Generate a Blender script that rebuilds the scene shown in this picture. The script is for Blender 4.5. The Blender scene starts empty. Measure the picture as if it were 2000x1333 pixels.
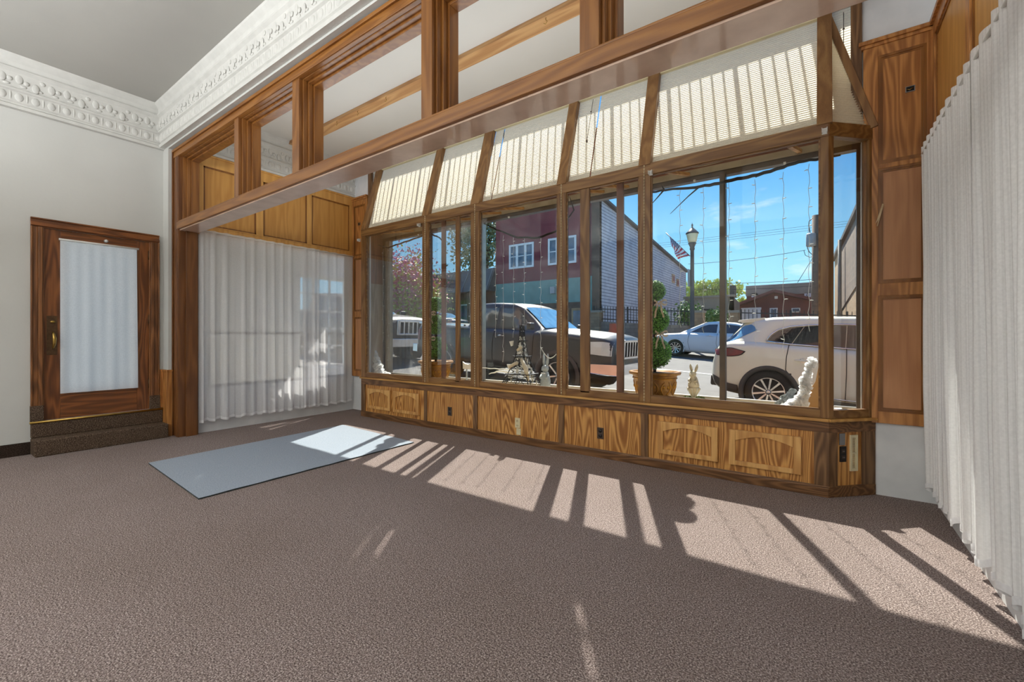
import math
SKY, SUN, EXPO = 1.4, 16, .12
LAMPS = []
FILLS = [('fill_back', (-3, -3.2, 2.3), (math.pi, 0, 0), 5, 3.5, 820), ('fill_bay', (-2.9, 2.9, 2.72), (math.pi, 0, 0), 5.5, .8, 30)]  # unseen fill lights, added to brighten the main room and the bay
import bpy, bmesh, math, random
from mathutils import Vector, Matrix
from mathutils.geometry import tessellate_polygon
random.seed(7)
S = bpy.context.scene
COL = S.collection
PI = math.pi

# ------------------------------------------------------------------ camera
F_PX, YAW, HZ, EYE = 849.0, math.radians(35.55), 656.0, 1.25
cd = bpy.data.cameras.new('camera'); cam = bpy.data.objects.new('camera', cd); COL.objects.link(cam)
cam.location = (0, 0, EYE); cam.rotation_euler = (PI/2, 0, YAW)
cd.sensor_width = 36; cd.lens = 36*F_PX/2000; cd.shift_y = (666.5-HZ)/2000*-1; cd.clip_start = .05; cd.clip_end = 500
S.camera = cam
_s, _c = math.sin(YAW), math.cos(YAW)
def at(px, py, Y):                       # a point of the place at distance Y, on the sight line of a photo pixel
    dx, dz = (px-1000)/F_PX, (HZ-py)/F_PX
    d = Vector((-_s+dx*_c, _c+dx*_s, dz)); return Vector((0, 0, EYE))+d*(Y/d.y)
def ground_z(x, y): return -.12+.06*(-.8-x)+.03*(y-8.6)

# ------------------------------------------------------------------ mesh builder
class MB:
    def __init__(s): s.v = []; s.f = []; s.m = []; s.uv = None; s.sm = []
    def add(s, vs, fs, m=0, smooth=False):
        b = len(s.v); s.v += [tuple(p) for p in vs]
        for f in fs: s.f.append(tuple(b+i for i in f)); s.m.append(m); s.sm.append(smooth)
        return s
    def box(s, x0, x1, y0, y1, z0, z1, m=0):
        x0, x1 = min(x0, x1), max(x0, x1); y0, y1 = min(y0, y1), max(y0, y1); z0, z1 = min(z0, z1), max(z0, z1)
        vs = [(x, y, z) for x in (x0, x1) for y in (y0, y1) for z in (z0, z1)]
        return s.add(vs, [(0, 1, 3, 2), (4, 6, 7, 5), (0, 4, 5, 1), (2, 3, 7, 6), (0, 2, 6, 4), (1, 5, 7, 3)], m)
    def bar(s, a, b, w, h, up=(0, 0, 1), m=0):      # box from a to b, w across, h along up
        a, b = Vector(a), Vector(b); d = (b-a).normalized(); u = Vector(up); u = (u-d*u.dot(d)).normalized(); r = d.cross(u)
        vs = [p+r*(w/2*i)+u*(h/2*j) for p in (a, b) for i in (-1, 1) for j in (-1, 1)]
        return s.add(vs, [(0, 2, 3, 1), (4, 5, 7, 6), (0, 4, 6, 2), (1, 3, 7, 5), (0, 1, 5, 4), (2, 6, 7, 3)], m)
    def prism(s, poly, depth_vec, m=0):              # planar polygon (3-D points) pushed along a vector
        n = len(poly); d = Vector(depth_vec); P = [Vector(p) for p in poly]
        tris = tessellate_polygon([P]); vs = P+[p+d for p in P]
        fs = [tuple(t) for t in tris]+[tuple(n+i for i in t[::-1]) for t in tris]
        fs += [(i, (i+1) % n, n+(i+1) % n, n+i) for i in range(n)]
        return s.add(vs, fs, m)
    def tube(s, pts, r, n=8, m=0, cap=True):
        P = [Vector(p) for p in pts]; rr = r if isinstance(r, (list, tuple)) else [r]*len(P)
        vs, fs = [], []; last = None
        for i, p in enumerate(P):
            t = (P[min(i+1, len(P)-1)]-P[max(i-1, 0)])
            t = t.normalized() if t.length > 1e-9 else Vector((0, 0, 1))
            ref = last if last is not None else (Vector((0, 0, 1)) if abs(t.z) < .9 else Vector((1, 0, 0)))
            u = ref-t*ref.dot(t); u = u.normalized() if u.length > 1e-6 else t.orthogonal().normalized(); last = u; w = t.cross(u)
            vs += [p+(u*math.cos(2*PI*k/n)+w*math.sin(2*PI*k/n))*rr[i] for k in range(n)]
        for i in range(len(P)-1):
            for k in range(n): fs.append((i*n+k, i*n+(k+1) % n, (i+1)*n+(k+1) % n, (i+1)*n+k))
        if cap: fs += [tuple(range(n))[::-1], tuple((len(P)-1)*n+k for k in range(n))]
        return s.add(vs, fs, m, True)
    def lathe(s, prof, c=(0, 0, 0), n=24, m=0, axis='z', smooth=True):   # profile of (r, h)
        vs, fs = [], []; c = Vector(c)
        for r, h in prof:
            for k in range(n):
                a = 2*PI*k/n; q = (r*math.cos(a), r*math.sin(a), h)
                if axis == 'y': q = (q[0], q[2], q[1])
                if axis == 'x': q = (q[2], q[0], q[1])
                vs.append(c+Vector(q))
        for i in range(len(prof)-1):
            for k in range(n): fs.append((i*n+k, i*n+(k+1) % n, (i+1)*n+(k+1) % n, (i+1)*n+k))
        fs += [tuple(range(n))[::-1], tuple((len(prof)-1)*n+k for k in range(n))]
        return s.add(vs, fs, m, smooth)
    def ball(s, c, rx, ry=None, rz=None, n=12, k=8, m=0):
        ry = ry or rx; rz = rz or rx; c = Vector(c); vs = [c+Vector((0, 0, rz))]; fs = []
        for i in range(1, k):
            a = PI*i/k
            for j in range(n): b = 2*PI*j/n; vs.append(c+Vector((rx*math.sin(a)*math.cos(b), ry*math.sin(a)*math.sin(b), rz*math.cos(a))))
        vs.append(c-Vector((0, 0, rz)))
        for j in range(n): fs.append((0, 1+j, 1+(j+1) % n)); fs.append((len(vs)-1, 1+(k-2)*n+(j+1) % n, 1+(k-2)*n+j))
        for i in range(k-2):
            for j in range(n): fs.append((1+i*n+j, 1+(i+1)*n+j, 1+(i+1)*n+(j+1) % n, 1+i*n+(j+1) % n))
        return s.add(vs, fs, m, True)
    def grid(s, fn, nu, nv, m=0, smooth=True, uv=False):   # fn(u, v) with u, v in 0..1
        vs = [fn(i/nu, j/nv) for j in range(nv+1) for i in range(nu+1)]
        fs = [(j*(nu+1)+i, j*(nu+1)+i+1, (j+1)*(nu+1)+i+1, (j+1)*(nu+1)+i) for j in range(nv) for i in range(nu)]
        return s.add(vs, fs, m, smooth)
    def leaf(s, c, size, m=0, nrm=None, asp=1.7):
        n = Vector(nrm) if nrm is not None else Vector((random.gauss(0, 1), random.gauss(0, 1), random.gauss(0, 1)))
        if n.length < 1e-6: n = Vector((0, 0, 1))
        n.normalize(); u = n.orthogonal().normalized(); u = Matrix.Rotation(random.uniform(0, 2*PI), 3, n) @ u; w = n.cross(u); c = Vector(c)
        return s.add([c-u*size*asp/2, c+w*size/2+n*size*.12, c+u*size*asp/2, c-w*size/2+n*size*.12], [(0, 1, 2, 3)], m)
    def frame(s, x0, x1, z0, z1, w, y0, y1, m=0, wt=None, wb=None):      # rectangular frame in an XZ plane
        wt = w if wt is None else wt; wb = w if wb is None else wb
        s.box(x0, x0+w, y0, y1, z0, z1, m); s.box(x1-w, x1, y0, y1, z0, z1, m)
        if wt > 0: s.box(x0+w, x1-w, y0, y1, z1-wt, z1, m)
        if wb > 0: s.box(x0+w, x1-w, y0, y1, z0, z0+wb, m)
        return s
    def build(s, name, mats, parent=None, loc=None, bevel=0, smooth=None):
        if parent is not None:
            o = Vector((0, 0, 0)); q = parent
            while q is not None: o = o+q.location; q = q.parent
        else: o = Vector(loc) if loc is not None else Vector((0, 0, 0))
        me = bpy.data.meshes.new(name); me.from_pydata([tuple(Vector(v)-o) for v in s.v], [], s.f)
        mats = mats if isinstance(mats, (list, tuple)) else [mats]
        for q in mats: me.materials.append(q)
        for i, p in enumerate(me.polygons): p.material_index = s.m[i]; p.use_smooth = s.sm[i] if smooth is None else smooth
        if s.uv:
            L = me.uv_layers.new(name='cloth')
            for lp in me.loops: L.data[lp.index].uv = s.uv[lp.vertex_index]
        me.update()
        bm = bmesh.new(); bm.from_mesh(me); bmesh.ops.recalc_face_normals(bm, faces=bm.faces)
        bm.to_mesh(me); bm.free()
        ob = bpy.data.objects.new(name, me); COL.objects.link(ob)
        if parent is not None: ob.parent = parent
        else: ob.location = o
        if bevel:
            b = ob.modifiers.new('edge', 'BEVEL'); b.width = bevel; b.segments = 2; b.limit_method = 'ANGLE'
        return ob
def tag(o, label, cat, group=None, kind=None):
    o['label'] = label; o['category'] = cat
    if group: o['group'] = group
    if kind: o['kind'] = kind
    return o
def thing(name, loc, label, cat, group=None, kind=None):
    o = bpy.data.objects.new(name, None); COL.objects.link(o); o.location = loc; o.empty_display_size = .1
    return tag(o, label, cat, group, kind)
def copy_tree(o, loc=None, label=None, parent=None):
    c = o.copy(); COL.objects.link(c); c.parent = parent
    if loc is not None: c.location = loc
    if label: c['label'] = label
    for ch in o.children: copy_tree(ch, parent=c)
    return c
def shape(fn): m = MB(); fn(m); return m
def B(*a, **k): return MB().box(*a, **k)

# ------------------------------------------------------------------ materials
def s2l(c):
    return tuple((x/255/12.92 if x/255 <= .04045 else ((x/255+.055)/1.055)**2.4) for x in c)+(1,)
def new_mat(name):
    m = bpy.data.materials.new(name); m.use_nodes = True; nt = m.node_tree; nt.nodes.clear()
    out = nt.nodes.new('ShaderNodeOutputMaterial'); return m, nt, out
def N(nt, t, **k):
    n = nt.nodes.new(t)
    for a, v in k.items():
        if a in n.inputs: n.inputs[a].default_value = v
        else: setattr(n, a, v)
    return n
def ramp(nt, fac, stops):
    r = nt.nodes.new('ShaderNodeValToRGB'); e = r.color_ramp.elements
    while len(e) < len(stops): e.new(.5)
    for i, (p, c) in enumerate(stops): e[i].position = p; e[i].color = c
    nt.links.new(fac, r.inputs[0]); return r.outputs[0]
def coords(nt, scale=(1, 1, 1), rot=(0, 0, 0), kind='Object'):
    t = nt.nodes.new('ShaderNodeTexCoord'); mp = N(nt, 'ShaderNodeMapping'); mp.inputs['Scale'].default_value = scale; mp.inputs['Rotation'].default_value = rot
    nt.links.new(t.outputs[kind], mp.inputs['Vector']); return mp.outputs[0]
def bump(nt, h, strength, dist=.01):
    b = N(nt, 'ShaderNodeBump', Strength=strength, Distance=dist); nt.links.new(h, b.inputs['Height']); return b.outputs[0]
MATS = {}
def plain(name, c1, c2=None, scale=6, rough=.6, metal=0, bmp=0, bscale=None, spec=.5, coat=0, detail=4, sheen=0, lo=.3, hi=.7):
    """paint, plaster, metal: two tones mixed by noise"""
    m, nt, out = new_mat(name); L = nt.links
    c2 = c2 or tuple(max(0, x*.93) for x in c1)
    v = coords(nt); n = N(nt, 'ShaderNodeTexNoise', Scale=scale, Detail=detail); L.new(v, n.inputs['Vector'])
    col = ramp(nt, n.outputs[0], [(lo, s2l(c2)), (hi, s2l(c1))])
    p = N(nt, 'ShaderNodeBsdfPrincipled', Roughness=rough, Metallic=metal); p.inputs['Specular IOR Level'].default_value = spec
    if coat: p.inputs['Coat Weight'].default_value = coat; p.inputs['Coat Roughness'].default_value = .05
    L.new(col, p.inputs['Base Color'])
    if bmp:
        n2 = N(nt, 'ShaderNodeTexNoise', Scale=bscale or scale*6, Detail=3); L.new(v, n2.inputs['Vector']); L.new(bump(nt, n2.outputs[0], bmp), p.inputs['Normal'])
    L.new(p.outputs[0], out.inputs[0]); MATS[name] = m; return m
def oak(name, axis, lightc, darkc, rings=26, rough=.38, fig=1.0, stretch=.55, contrast=(.25, .8)):
    """sawn oak: contour rings of a noise stretched along the grain, and pores"""
    m, nt, out = new_mat(name); L = nt.links
    sc = {'z': (5, 5, stretch), 'x': (stretch, 5, 5), 'y': (5, stretch, 5)}[axis]
    sp = {'z': (130, 130, 4), 'x': (4, 130, 130), 'y': (130, 4, 130)}[axis]
    v = coords(nt, sc); n = N(nt, 'ShaderNodeTexNoise', Scale=1.0*fig, Detail=2, Roughness=.45); L.new(v, n.inputs['Vector'])
    mu = N(nt, 'ShaderNodeMath', operation='MULTIPLY'); mu.inputs[1].default_value = rings*2*PI; L.new(n.outputs[0], mu.inputs[0])
    si = N(nt, 'ShaderNodeMath', operation='SINE'); L.new(mu.outputs[0], si.inputs[0])
    ma = N(nt, 'ShaderNodeMapRange'); ma.inputs[1].default_value = -1; ma.inputs[2].default_value = 1; L.new(si.outputs[0], ma.inputs[0])
    p2 = N(nt, 'ShaderNodeTexNoise', Scale=1, Detail=3); L.new(coords(nt, sp), p2.inputs['Vector'])
    ad = N(nt, 'ShaderNodeMath', operation='MULTIPLY_ADD'); ad.inputs[1].default_value = .55; L.new(p2.outputs[0], ad.inputs[0])
    m3 = N(nt, 'ShaderNodeMath', operation='MULTIPLY'); m3.inputs[1].default_value = .5; L.new(ma.outputs[0], m3.inputs[0]); L.new(m3.outputs[0], ad.inputs[2])
    mid = tuple((a+b)/2 for a, b in zip(lightc, darkc))
    col = ramp(nt, ad.outputs[0], [(contrast[0], s2l(darkc)), ((contrast[0]+contrast[1])/2, s2l(mid)), (contrast[1], s2l(lightc))])
    p = N(nt, 'ShaderNodeBsdfPrincipled', Roughness=rough); L.new(col, p.inputs['Base Color']); L.new(bump(nt, ad.outputs[0], .12, .004), p.inputs['Normal'])
    L.new(p.outputs[0], out.inputs[0]); MATS[name] = m; return m
def glass(name, tint=(235, 240, 240), refl=1.0, dirt=.0):
    m, nt, out = new_mat(name); L = nt.links
    t = N(nt, 'ShaderNodeBsdfTransparent'); t.inputs[0].default_value = s2l(tint)
    g = N(nt, 'ShaderNodeBsdfGlossy', Roughness=.0); fr = N(nt, 'ShaderNodeFresnel', IOR=1.45)
    mu = N(nt, 'ShaderNodeMath', operation='MULTIPLY'); mu.inputs[1].default_value = refl; L.new(fr.outputs[0], mu.inputs[0])
    mx = N(nt, 'ShaderNodeMixShader'); L.new(mu.outputs[0], mx.inputs[0]); L.new(t.outputs[0], mx.inputs[1]); L.new(g.outputs[0], mx.inputs[2])
    last = mx.outputs[0]
    if dirt:
        n = N(nt, 'ShaderNodeTexNoise', Scale=3, Detail=6); L.new(coords(nt), n.inputs['Vector'])
        r = ramp(nt, n.outputs[0], [(.45, (0, 0, 0, 1)), (.75, (dirt,)*3+(1,))]); d = N(nt, 'ShaderNodeBsdfDiffuse'); d.inputs[0].default_value = (.6, .6, .58, 1)
        m2 = N(nt, 'ShaderNodeMixShader'); L.new(r, m2.inputs[0]); L.new(last, m2.inputs[1]); L.new(d.outputs[0], m2.inputs[2]); last = m2.outputs[0]
    L.new(last, out.inputs[0]); MATS[name] = m; return m
def cloth(name, col, transp=.0, trans=.4, stripe=0, weave=900):
    """sheer or shade cloth: diffuse, translucent and see-through parts; stripe = woven stripes per metre of width"""
    m, nt, out = new_mat(name); L = nt.links
    d = N(nt, 'ShaderNodeBsdfDiffuse'); tl = N(nt, 'ShaderNodeBsdfTranslucent'); tp = N(nt, 'ShaderNodeBsdfTransparent')
    n = N(nt, 'ShaderNodeTexNoise', Scale=weave/10, Detail=2); L.new(coords(nt), n.inputs['Vector'])
    c = ramp(nt, n.outputs[0], [(.3, s2l(tuple(x*.96 for x in col))), (.7, s2l(col))]); L.new(c, d.inputs[0]); L.new(c, tl.inputs[0])
    mx = N(nt, 'ShaderNodeMixShader'); mx.inputs[0].default_value = trans; L.new(d.outputs[0], mx.inputs[1]); L.new(tl.outputs[0], mx.inputs[2])
    m2 = N(nt, 'ShaderNodeMixShader'); L.new(mx.outputs[0], m2.inputs[1]); L.new(tp.outputs[0], m2.inputs[2]); m2.inputs[0].default_value = transp
    if stripe:
        uv = N(nt, 'ShaderNodeUVMap'); uv.uv_map = 'cloth'; sx = N(nt, 'ShaderNodeSeparateXYZ'); L.new(uv.outputs[0], sx.inputs[0])
        a = N(nt, 'ShaderNodeMath', operation='MULTIPLY'); a.inputs[1].default_value = stripe*2*PI; L.new(sx.outputs[0], a.inputs[0])
        b = N(nt, 'ShaderNodeMath', operation='SINE'); L.new(a.outputs[0], b.inputs[0])
        r = ramp(nt, b.outputs[0], [(.35, (transp*.35,)*3+(1,)), (.6, (min(1, transp*1.7),)*3+(1,))]); L.new(r, m2.inputs[0])
    L.new(m2.outputs[0], out.inputs[0]); MATS[name] = m; return m
def brick(name, c1, c2, mortar, scale, bw=.5, rh=.25, rough=.85, ms=.02, rot=(0, 0, 0), bias=0, yz=False):
    m, nt, out = new_mat(name); L = nt.links
    v = coords(nt, (1, 1, 1), rot)
    if yz:
        sp_ = nt.nodes.new('ShaderNodeSeparateXYZ'); cb_ = nt.nodes.new('ShaderNodeCombineXYZ'); L.new(v, sp_.inputs[0]); L.new(sp_.outputs[1], cb_.inputs[0]); L.new(sp_.outputs[2], cb_.inputs[1]); v = cb_.outputs[0]
    b = N(nt, 'ShaderNodeTexBrick', Scale=scale); b.inputs['Color1'].default_value = s2l(c1); b.inputs['Color2'].default_value = s2l(c2); b.inputs['Mortar'].default_value = s2l(mortar)
    b.inputs['Brick Width'].default_value = bw; b.inputs['Row Height'].default_value = rh; b.inputs['Mortar Size'].default_value = ms; b.inputs['Bias'].default_value = bias
    L.new(v, b.inputs['Vector']); n = N(nt, 'ShaderNodeTexNoise', Scale=2, Detail=5); L.new(v, n.inputs['Vector'])
    mx = N(nt, 'ShaderNodeMixRGB', blend_type='MULTIPLY'); mx.inputs[0].default_value = .6; L.new(b.outputs[0], mx.inputs[1]); L.new(ramp(nt, n.outputs[0], [(.3, (.55, .55, .55, 1)), (.65, (1, 1, 1, 1))]), mx.inputs[2])
    p = N(nt, 'ShaderNodeBsdfPrincipled', Roughness=rough); L.new(mx.outputs[0], p.inputs['Base Color']); L.new(p.outputs[0], out.inputs[0]); MATS[name] = m; return m

oak('post_oak', 'z', (150, 112, 66), (108, 72, 38), rings=10, contrast=(.15, .9))
oak('rail_oak', 'x', (150, 112, 66), (108, 72, 38), rings=10, contrast=(.15, .9))
oak('rafter_oak', 'z', (152, 114, 70), (116, 80, 46), rings=8, contrast=(.15, .9))
oak('ledge_oak', 'x', (206, 160, 92), (172, 124, 64), rings=8)
oak('base_oak', 'x', (132, 94, 60), (90, 60, 36), rings=16)
oak('stile_oak', 'z', (134, 100, 66), (92, 64, 40), rings=15)
oak('panel_oak', 'z', (216, 162, 92), (150, 96, 44), rings=24, fig=.8)
oak('raised_oak', 'z', (222, 174, 108), (190, 138, 78), rings=7)
plain('glare_wood', (232, 202, 182), (208, 174, 152), scale=6, rough=.28, detail=8, spec=.8, coat=.6)  # glare under the header beam, painted in as a paler wood colour
oak('screen_oak_x', 'x', (158, 106, 50), (118, 72, 30), rings=9, rough=.3, contrast=(.1, .95))
oak('screen_oak_z', 'z', (150, 100, 48), (112, 68, 29), rings=7, rough=.3, contrast=(.1, .95))
oak('screen_dark', 'z', (128, 82, 42), (92, 54, 26), rings=8, rough=.35, contrast=(.1, .95))
oak('bay_panel', 'z', (206, 154, 82), (182, 128, 62), rings=7, rough=.4, contrast=(.1, .95))
oak('bay_stile', 'z', (220, 168, 94), (194, 142, 74), rings=6, rough=.4, contrast=(.1, .95))
oak('pilaster_oak', 'z', (192, 134, 74), (148, 95, 48), rings=14, rough=.35)
oak('pilaster_red', 'z', (196, 142, 98), (170, 116, 76), rings=8, rough=.35, contrast=(.1, .95))
oak('door_oak', 'z', (142, 86, 44), (96, 54, 26), rings=12, rough=.35)
oak('door_oak_y', 'y', (142, 86, 44), (98, 56, 27), rings=10, rough=.35)
oak('casing_oak', 'z', (144, 94, 54), (100, 62, 34), rings=10, rough=.35)
oak('raw_wood', 'x', (210, 166, 114), (184, 136, 88), rings=8, rough=.5)
oak('stick_wood', 'y', (214, 164, 104), (180, 128, 74), rings=8, rough=.5)
oak('red_board', 'x', (130, 76, 54), (98, 54, 38), rings=8, rough=.5)
oak('brown_board', 'z', (142, 96, 74), (112, 74, 56), rings=6, rough=.6)
oak('grey_board', 'z', (172, 156, 138), (140, 122, 106), rings=6, rough=.7)
plain('wall_white', (206, 206, 202), (198, 198, 194), scale=1.2, rough=.75, bmp=.06, bscale=40)
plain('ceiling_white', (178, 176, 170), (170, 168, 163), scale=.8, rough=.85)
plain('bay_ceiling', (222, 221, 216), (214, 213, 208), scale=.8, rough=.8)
plain('plaster', (208, 207, 202), (198, 197, 192), scale=9, rough=.75, bmp=.15, bscale=45)
plain('low_white', (226, 227, 228), (206, 208, 210), scale=4, rough=.55, bmp=.25, bscale=7, detail=6)
plain('brass', (196, 164, 92), (170, 138, 72), scale=20, rough=.32, metal=1)
plain('bronze', (104, 80, 56), (82, 60, 42), scale=25, rough=.45, metal=.7)
plain('white_metal', (226, 226, 222), rough=.35)
plain('ivory_plastic', (228, 216, 178), rough=.4)
plain('brown_plastic', (70, 54, 44), rough=.35)
plain('black_plastic', (24, 22, 24), rough=.35)
plain('dark_hole', (10, 9, 9), rough=.8)
plain('steel', (176, 178, 182), rough=.35, metal=1)
plain('alu', (168, 160, 148), (148, 140, 130), scale=8, rough=.35, metal=.8)
plain('alu_dark', (92, 78, 66), (74, 62, 54), scale=8, rough=.4, metal=.6)
plain('tan_frame', (176, 160, 138), (150, 134, 112), scale=5, rough=.5)
plain('deck_paint', (206, 196, 172), (176, 162, 136), scale=5, rough=.6, detail=6)
plain('twig', (44, 34, 28), (26, 20, 17), scale=30, rough=.8, bmp=.4)
plain('cord_cream', (214, 190, 150), rough=.5)
plain('wire_white', (226, 226, 220), rough=.5)
plain('bulb_white', (246, 246, 240), rough=.2)
plain('chain_cream', (236, 222, 184), rough=.35)
plain('iron_black', (28, 25, 23), (18, 16, 15), scale=30, rough=.5)
plain('porcelain', (238, 236, 228), (220, 216, 204), scale=12, rough=.35)
plain('grey_bunny', (176, 182, 184), (150, 158, 162), scale=14, rough=.6)
plain('stone_bunny', (226, 214, 188), (190, 174, 146), scale=22, rough=.6)
plain('moss', (96, 116, 50), (52, 70, 26), scale=60, rough=.9)
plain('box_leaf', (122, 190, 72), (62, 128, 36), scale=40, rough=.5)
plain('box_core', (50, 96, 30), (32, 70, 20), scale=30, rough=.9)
plain('gold_pot', (186, 132, 52), (130, 84, 24), scale=14, rough=.35, metal=.15, detail=6)
plain('gold_relief', (206, 150, 48), (160, 104, 26), scale=18, rough=.3, metal=.5)
plain('soil', (60, 44, 30), (36, 26, 18), scale=50, rough=.95)
plain('ribbon', (226, 214, 190), (196, 182, 156), scale=20, rough=.6)
plain('tan_board', (196, 152, 96), (172, 126, 74), scale=3, rough=.6)
glass('pane_glass', (250, 251, 250), .3, .006)
glass('store_glass', (250, 251, 251), .3, .012)
cloth('sheer_white', (250, 250, 252), transp=.27, trans=.36)
cloth('sheer_heading', (250, 250, 252), transp=.08, trans=.3)
cloth('sheer_stripe', (253, 253, 253), transp=.06, trans=.12, stripe=40)
cloth('pleat_cloth', (246, 241, 224), transp=0, trans=.4)
cloth('lace_white', (250, 250, 250), transp=0, trans=.5)
cloth('door_shade', (232, 233, 234), transp=0, trans=.25)
# ------------------------------------------------------------------ carpet and mat materials
def carpet(name, cols, sc, wear=True):
    m, nt, out = new_mat(name); L = nt.links; v = coords(nt)
    vo = N(nt, 'ShaderNodeTexVoronoi', Scale=sc, Randomness=.75); L.new(v, vo.inputs['Vector'])
    n = N(nt, 'ShaderNodeTexNoise', Scale=sc*.9, Detail=3); L.new(v, n.inputs['Vector'])
    c1 = ramp(nt, n.outputs[0], [(.34, s2l(cols[0])), (.5, s2l(cols[1])), (.64, s2l(cols[2]))])
    dk = ramp(nt, vo.outputs[0], [(.25, (1, 1, 1, 1)), (.75, (.5, .48, .46, 1))])
    mx = N(nt, 'ShaderNodeMixRGB', blend_type='MULTIPLY'); mx.inputs[0].default_value = .75; L.new(c1, mx.inputs[1]); L.new(dk, mx.inputs[2]); col = mx.outputs[0]
    if wear:
        w = N(nt, 'ShaderNodeTexNoise', Scale=.9, Detail=5); L.new(v, w.inputs['Vector'])
        m2 = N(nt, 'ShaderNodeMixRGB', blend_type='MULTIPLY'); m2.inputs[0].default_value = .7; L.new(col, m2.inputs[1]); L.new(ramp(nt, w.outputs[0], [(.3, (.82, .8, .76, 1)), (.65, (1, 1, 1, 1))]), m2.inputs[2]); col = m2.outputs[0]
    p = N(nt, 'ShaderNodeBsdfPrincipled', Roughness=.95); p.inputs['Specular IOR Level'].default_value = .1; L.new(col, p.inputs['Base Color'])
    L.new(bump(nt, vo.outputs[0], .7, .006), p.inputs['Normal']); L.new(p.outputs[0], out.inputs[0]); MATS[name] = m; return m
carpet('carpet', [(104, 92, 90), (156, 140, 137), (210, 196, 191)], 165)
carpet('step_carpet', [(70, 56, 46), (98, 80, 68), (140, 122, 104)], 150, False)
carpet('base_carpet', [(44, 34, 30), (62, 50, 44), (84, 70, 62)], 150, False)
def rug_mat():
    m, nt, out = new_mat('rug_weave'); L = nt.links; v = coords(nt)
    w = N(nt, 'ShaderNodeTexWave', Scale=26, Distortion=.6); w.bands_direction = 'X'; L.new(v, w.inputs['Vector'])
    n = N(nt, 'ShaderNodeTexNoise', Scale=160, Detail=2); L.new(v, n.inputs['Vector'])
    c = ramp(nt, n.outputs[0], [(.3, s2l((132, 144, 160))), (.7, s2l((176, 186, 198)))])
    mx = N(nt, 'ShaderNodeMixRGB', blend_type='MULTIPLY'); mx.inputs[0].default_value = .35; L.new(c, mx.inputs[1]); L.new(ramp(nt, w.outputs[0], [(.0, (.7, .7, .72, 1)), (.4, (1, 1, 1, 1))]), mx.inputs[2])
    p = N(nt, 'ShaderNodeBsdfPrincipled', Roughness=.95); L.new(mx.outputs[0], p.inputs['Base Color']); L.new(bump(nt, w.outputs[0], .3, .004), p.inputs['Normal']); L.new(p.outputs[0], out.inputs[0]); MATS['rug_weave'] = m
rug_mat()
plain('rug_back', (60, 66, 66), rough=.9)
G = MATS
def struct(name, mb, m, label, cat, bevel=0, parent=None, smooth=None):
    o = mb.build(name, m, parent, bevel=bevel, smooth=smooth)
    if parent is None: tag(o, label, cat, kind='structure')
    return o
CEIL = 4.12
XL, XR = -6.8, 1.0          # main room, left and right
BX, CX = -6.5, .69          # front bay, left and right
YF, YU, YO = 4.45, 4.14, 4.85   # front wall, inner window plane, outer glass
# ------------------------------------------------------------------ shell
struct('floor', B(-7.0, 1.2, -6.2, 4.5, -.08, 0), G['carpet'], 'mauve brown looped wall to wall carpet floor', 'floor')
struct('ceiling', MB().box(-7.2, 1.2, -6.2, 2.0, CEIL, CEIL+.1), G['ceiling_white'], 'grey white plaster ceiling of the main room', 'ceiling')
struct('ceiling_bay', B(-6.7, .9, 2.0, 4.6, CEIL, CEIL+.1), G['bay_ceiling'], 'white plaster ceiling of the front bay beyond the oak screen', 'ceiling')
w = MB().box(XL-.15, XL, -6.2, .87, 0, CEIL).box(XL-.15, XL, 1.777, 2.15, 0, CEIL).box(XL-.15, XL, .87, 1.777, 2.41, CEIL).box(XL-.15, XL, .87, 1.777, 0, .34)
struct('wall_left', w, G['wall_white'], 'white left wall with the oak door in it', 'wall')
struct('wall_back', B(-7, 1.2, -6.25, -6.1, 0, CEIL), G['wall_white'], 'white back wall of the room', 'wall')
struct('wall_right', B(XR, XR+.15, -6.2, 2.15, 0, CEIL), G['wall_white'], 'white right wall of the main room', 'wall')
w = MB().box(XL, XR, 1.912, 2.15, 3.58, CEIL).box(XL, -6.620, 1.912, 2.15, 0, 3.58).box(.83, XR, 1.912, 2.15, 0, 3.58).box(-6.62, -6.47, 2.001, 2.15, 0, 3.58).box(.67, .83, 2.001, 2.15, 0, 3.58)
struct('wall_middle', w, G['wall_white'], 'white wall around and above the oak screen', 'wall')
w = MB().box(BX-.15, BX, 2.15, 4.6, 0, .57).box(BX-.15, BX, 2.15, 4.6, 2.56, CEIL).box(BX-.15, BX, 2.15, 2.3, .57, 2.56).box(BX-.15, BX, 4.38, 4.6, .57, 2.56)
struct('wall_bay_left', w, G['low_white'], 'white low wall below the curtains at the left of the bay', 'wall')
struct('wall_bay_right', B(CX, CX+.15, 2.15, 4.85, 0, CEIL), G['low_white'], 'white wall behind the striped curtain at the right of the bay', 'wall')
w = MB().box(BX-.15, -6.24, YF, YF+.4, 0, CEIL).box(-6.24, -6.05, YF, YF+.02, 0, CEIL).box(.30, CX+.15, YF, YF+.4, 0, CEIL).box(.25, .30, YF, YF+.02, 0, CEIL).box(-6.05, .30, YF, YF+.4, 0, .54).box(-6.05, .30, YF, YF+.1, 4.06, CEIL+.3)
struct('wall_front', w, G['low_white'], 'white front wall on both sides of the window enclosure', 'wall')
struct('baseboard_left', MB().box(XL, XL+.015, -6.1, .775, 0, .13), G['base_carpet'], 'dark carpet strip along the foot of the left wall', 'baseboard')
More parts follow.
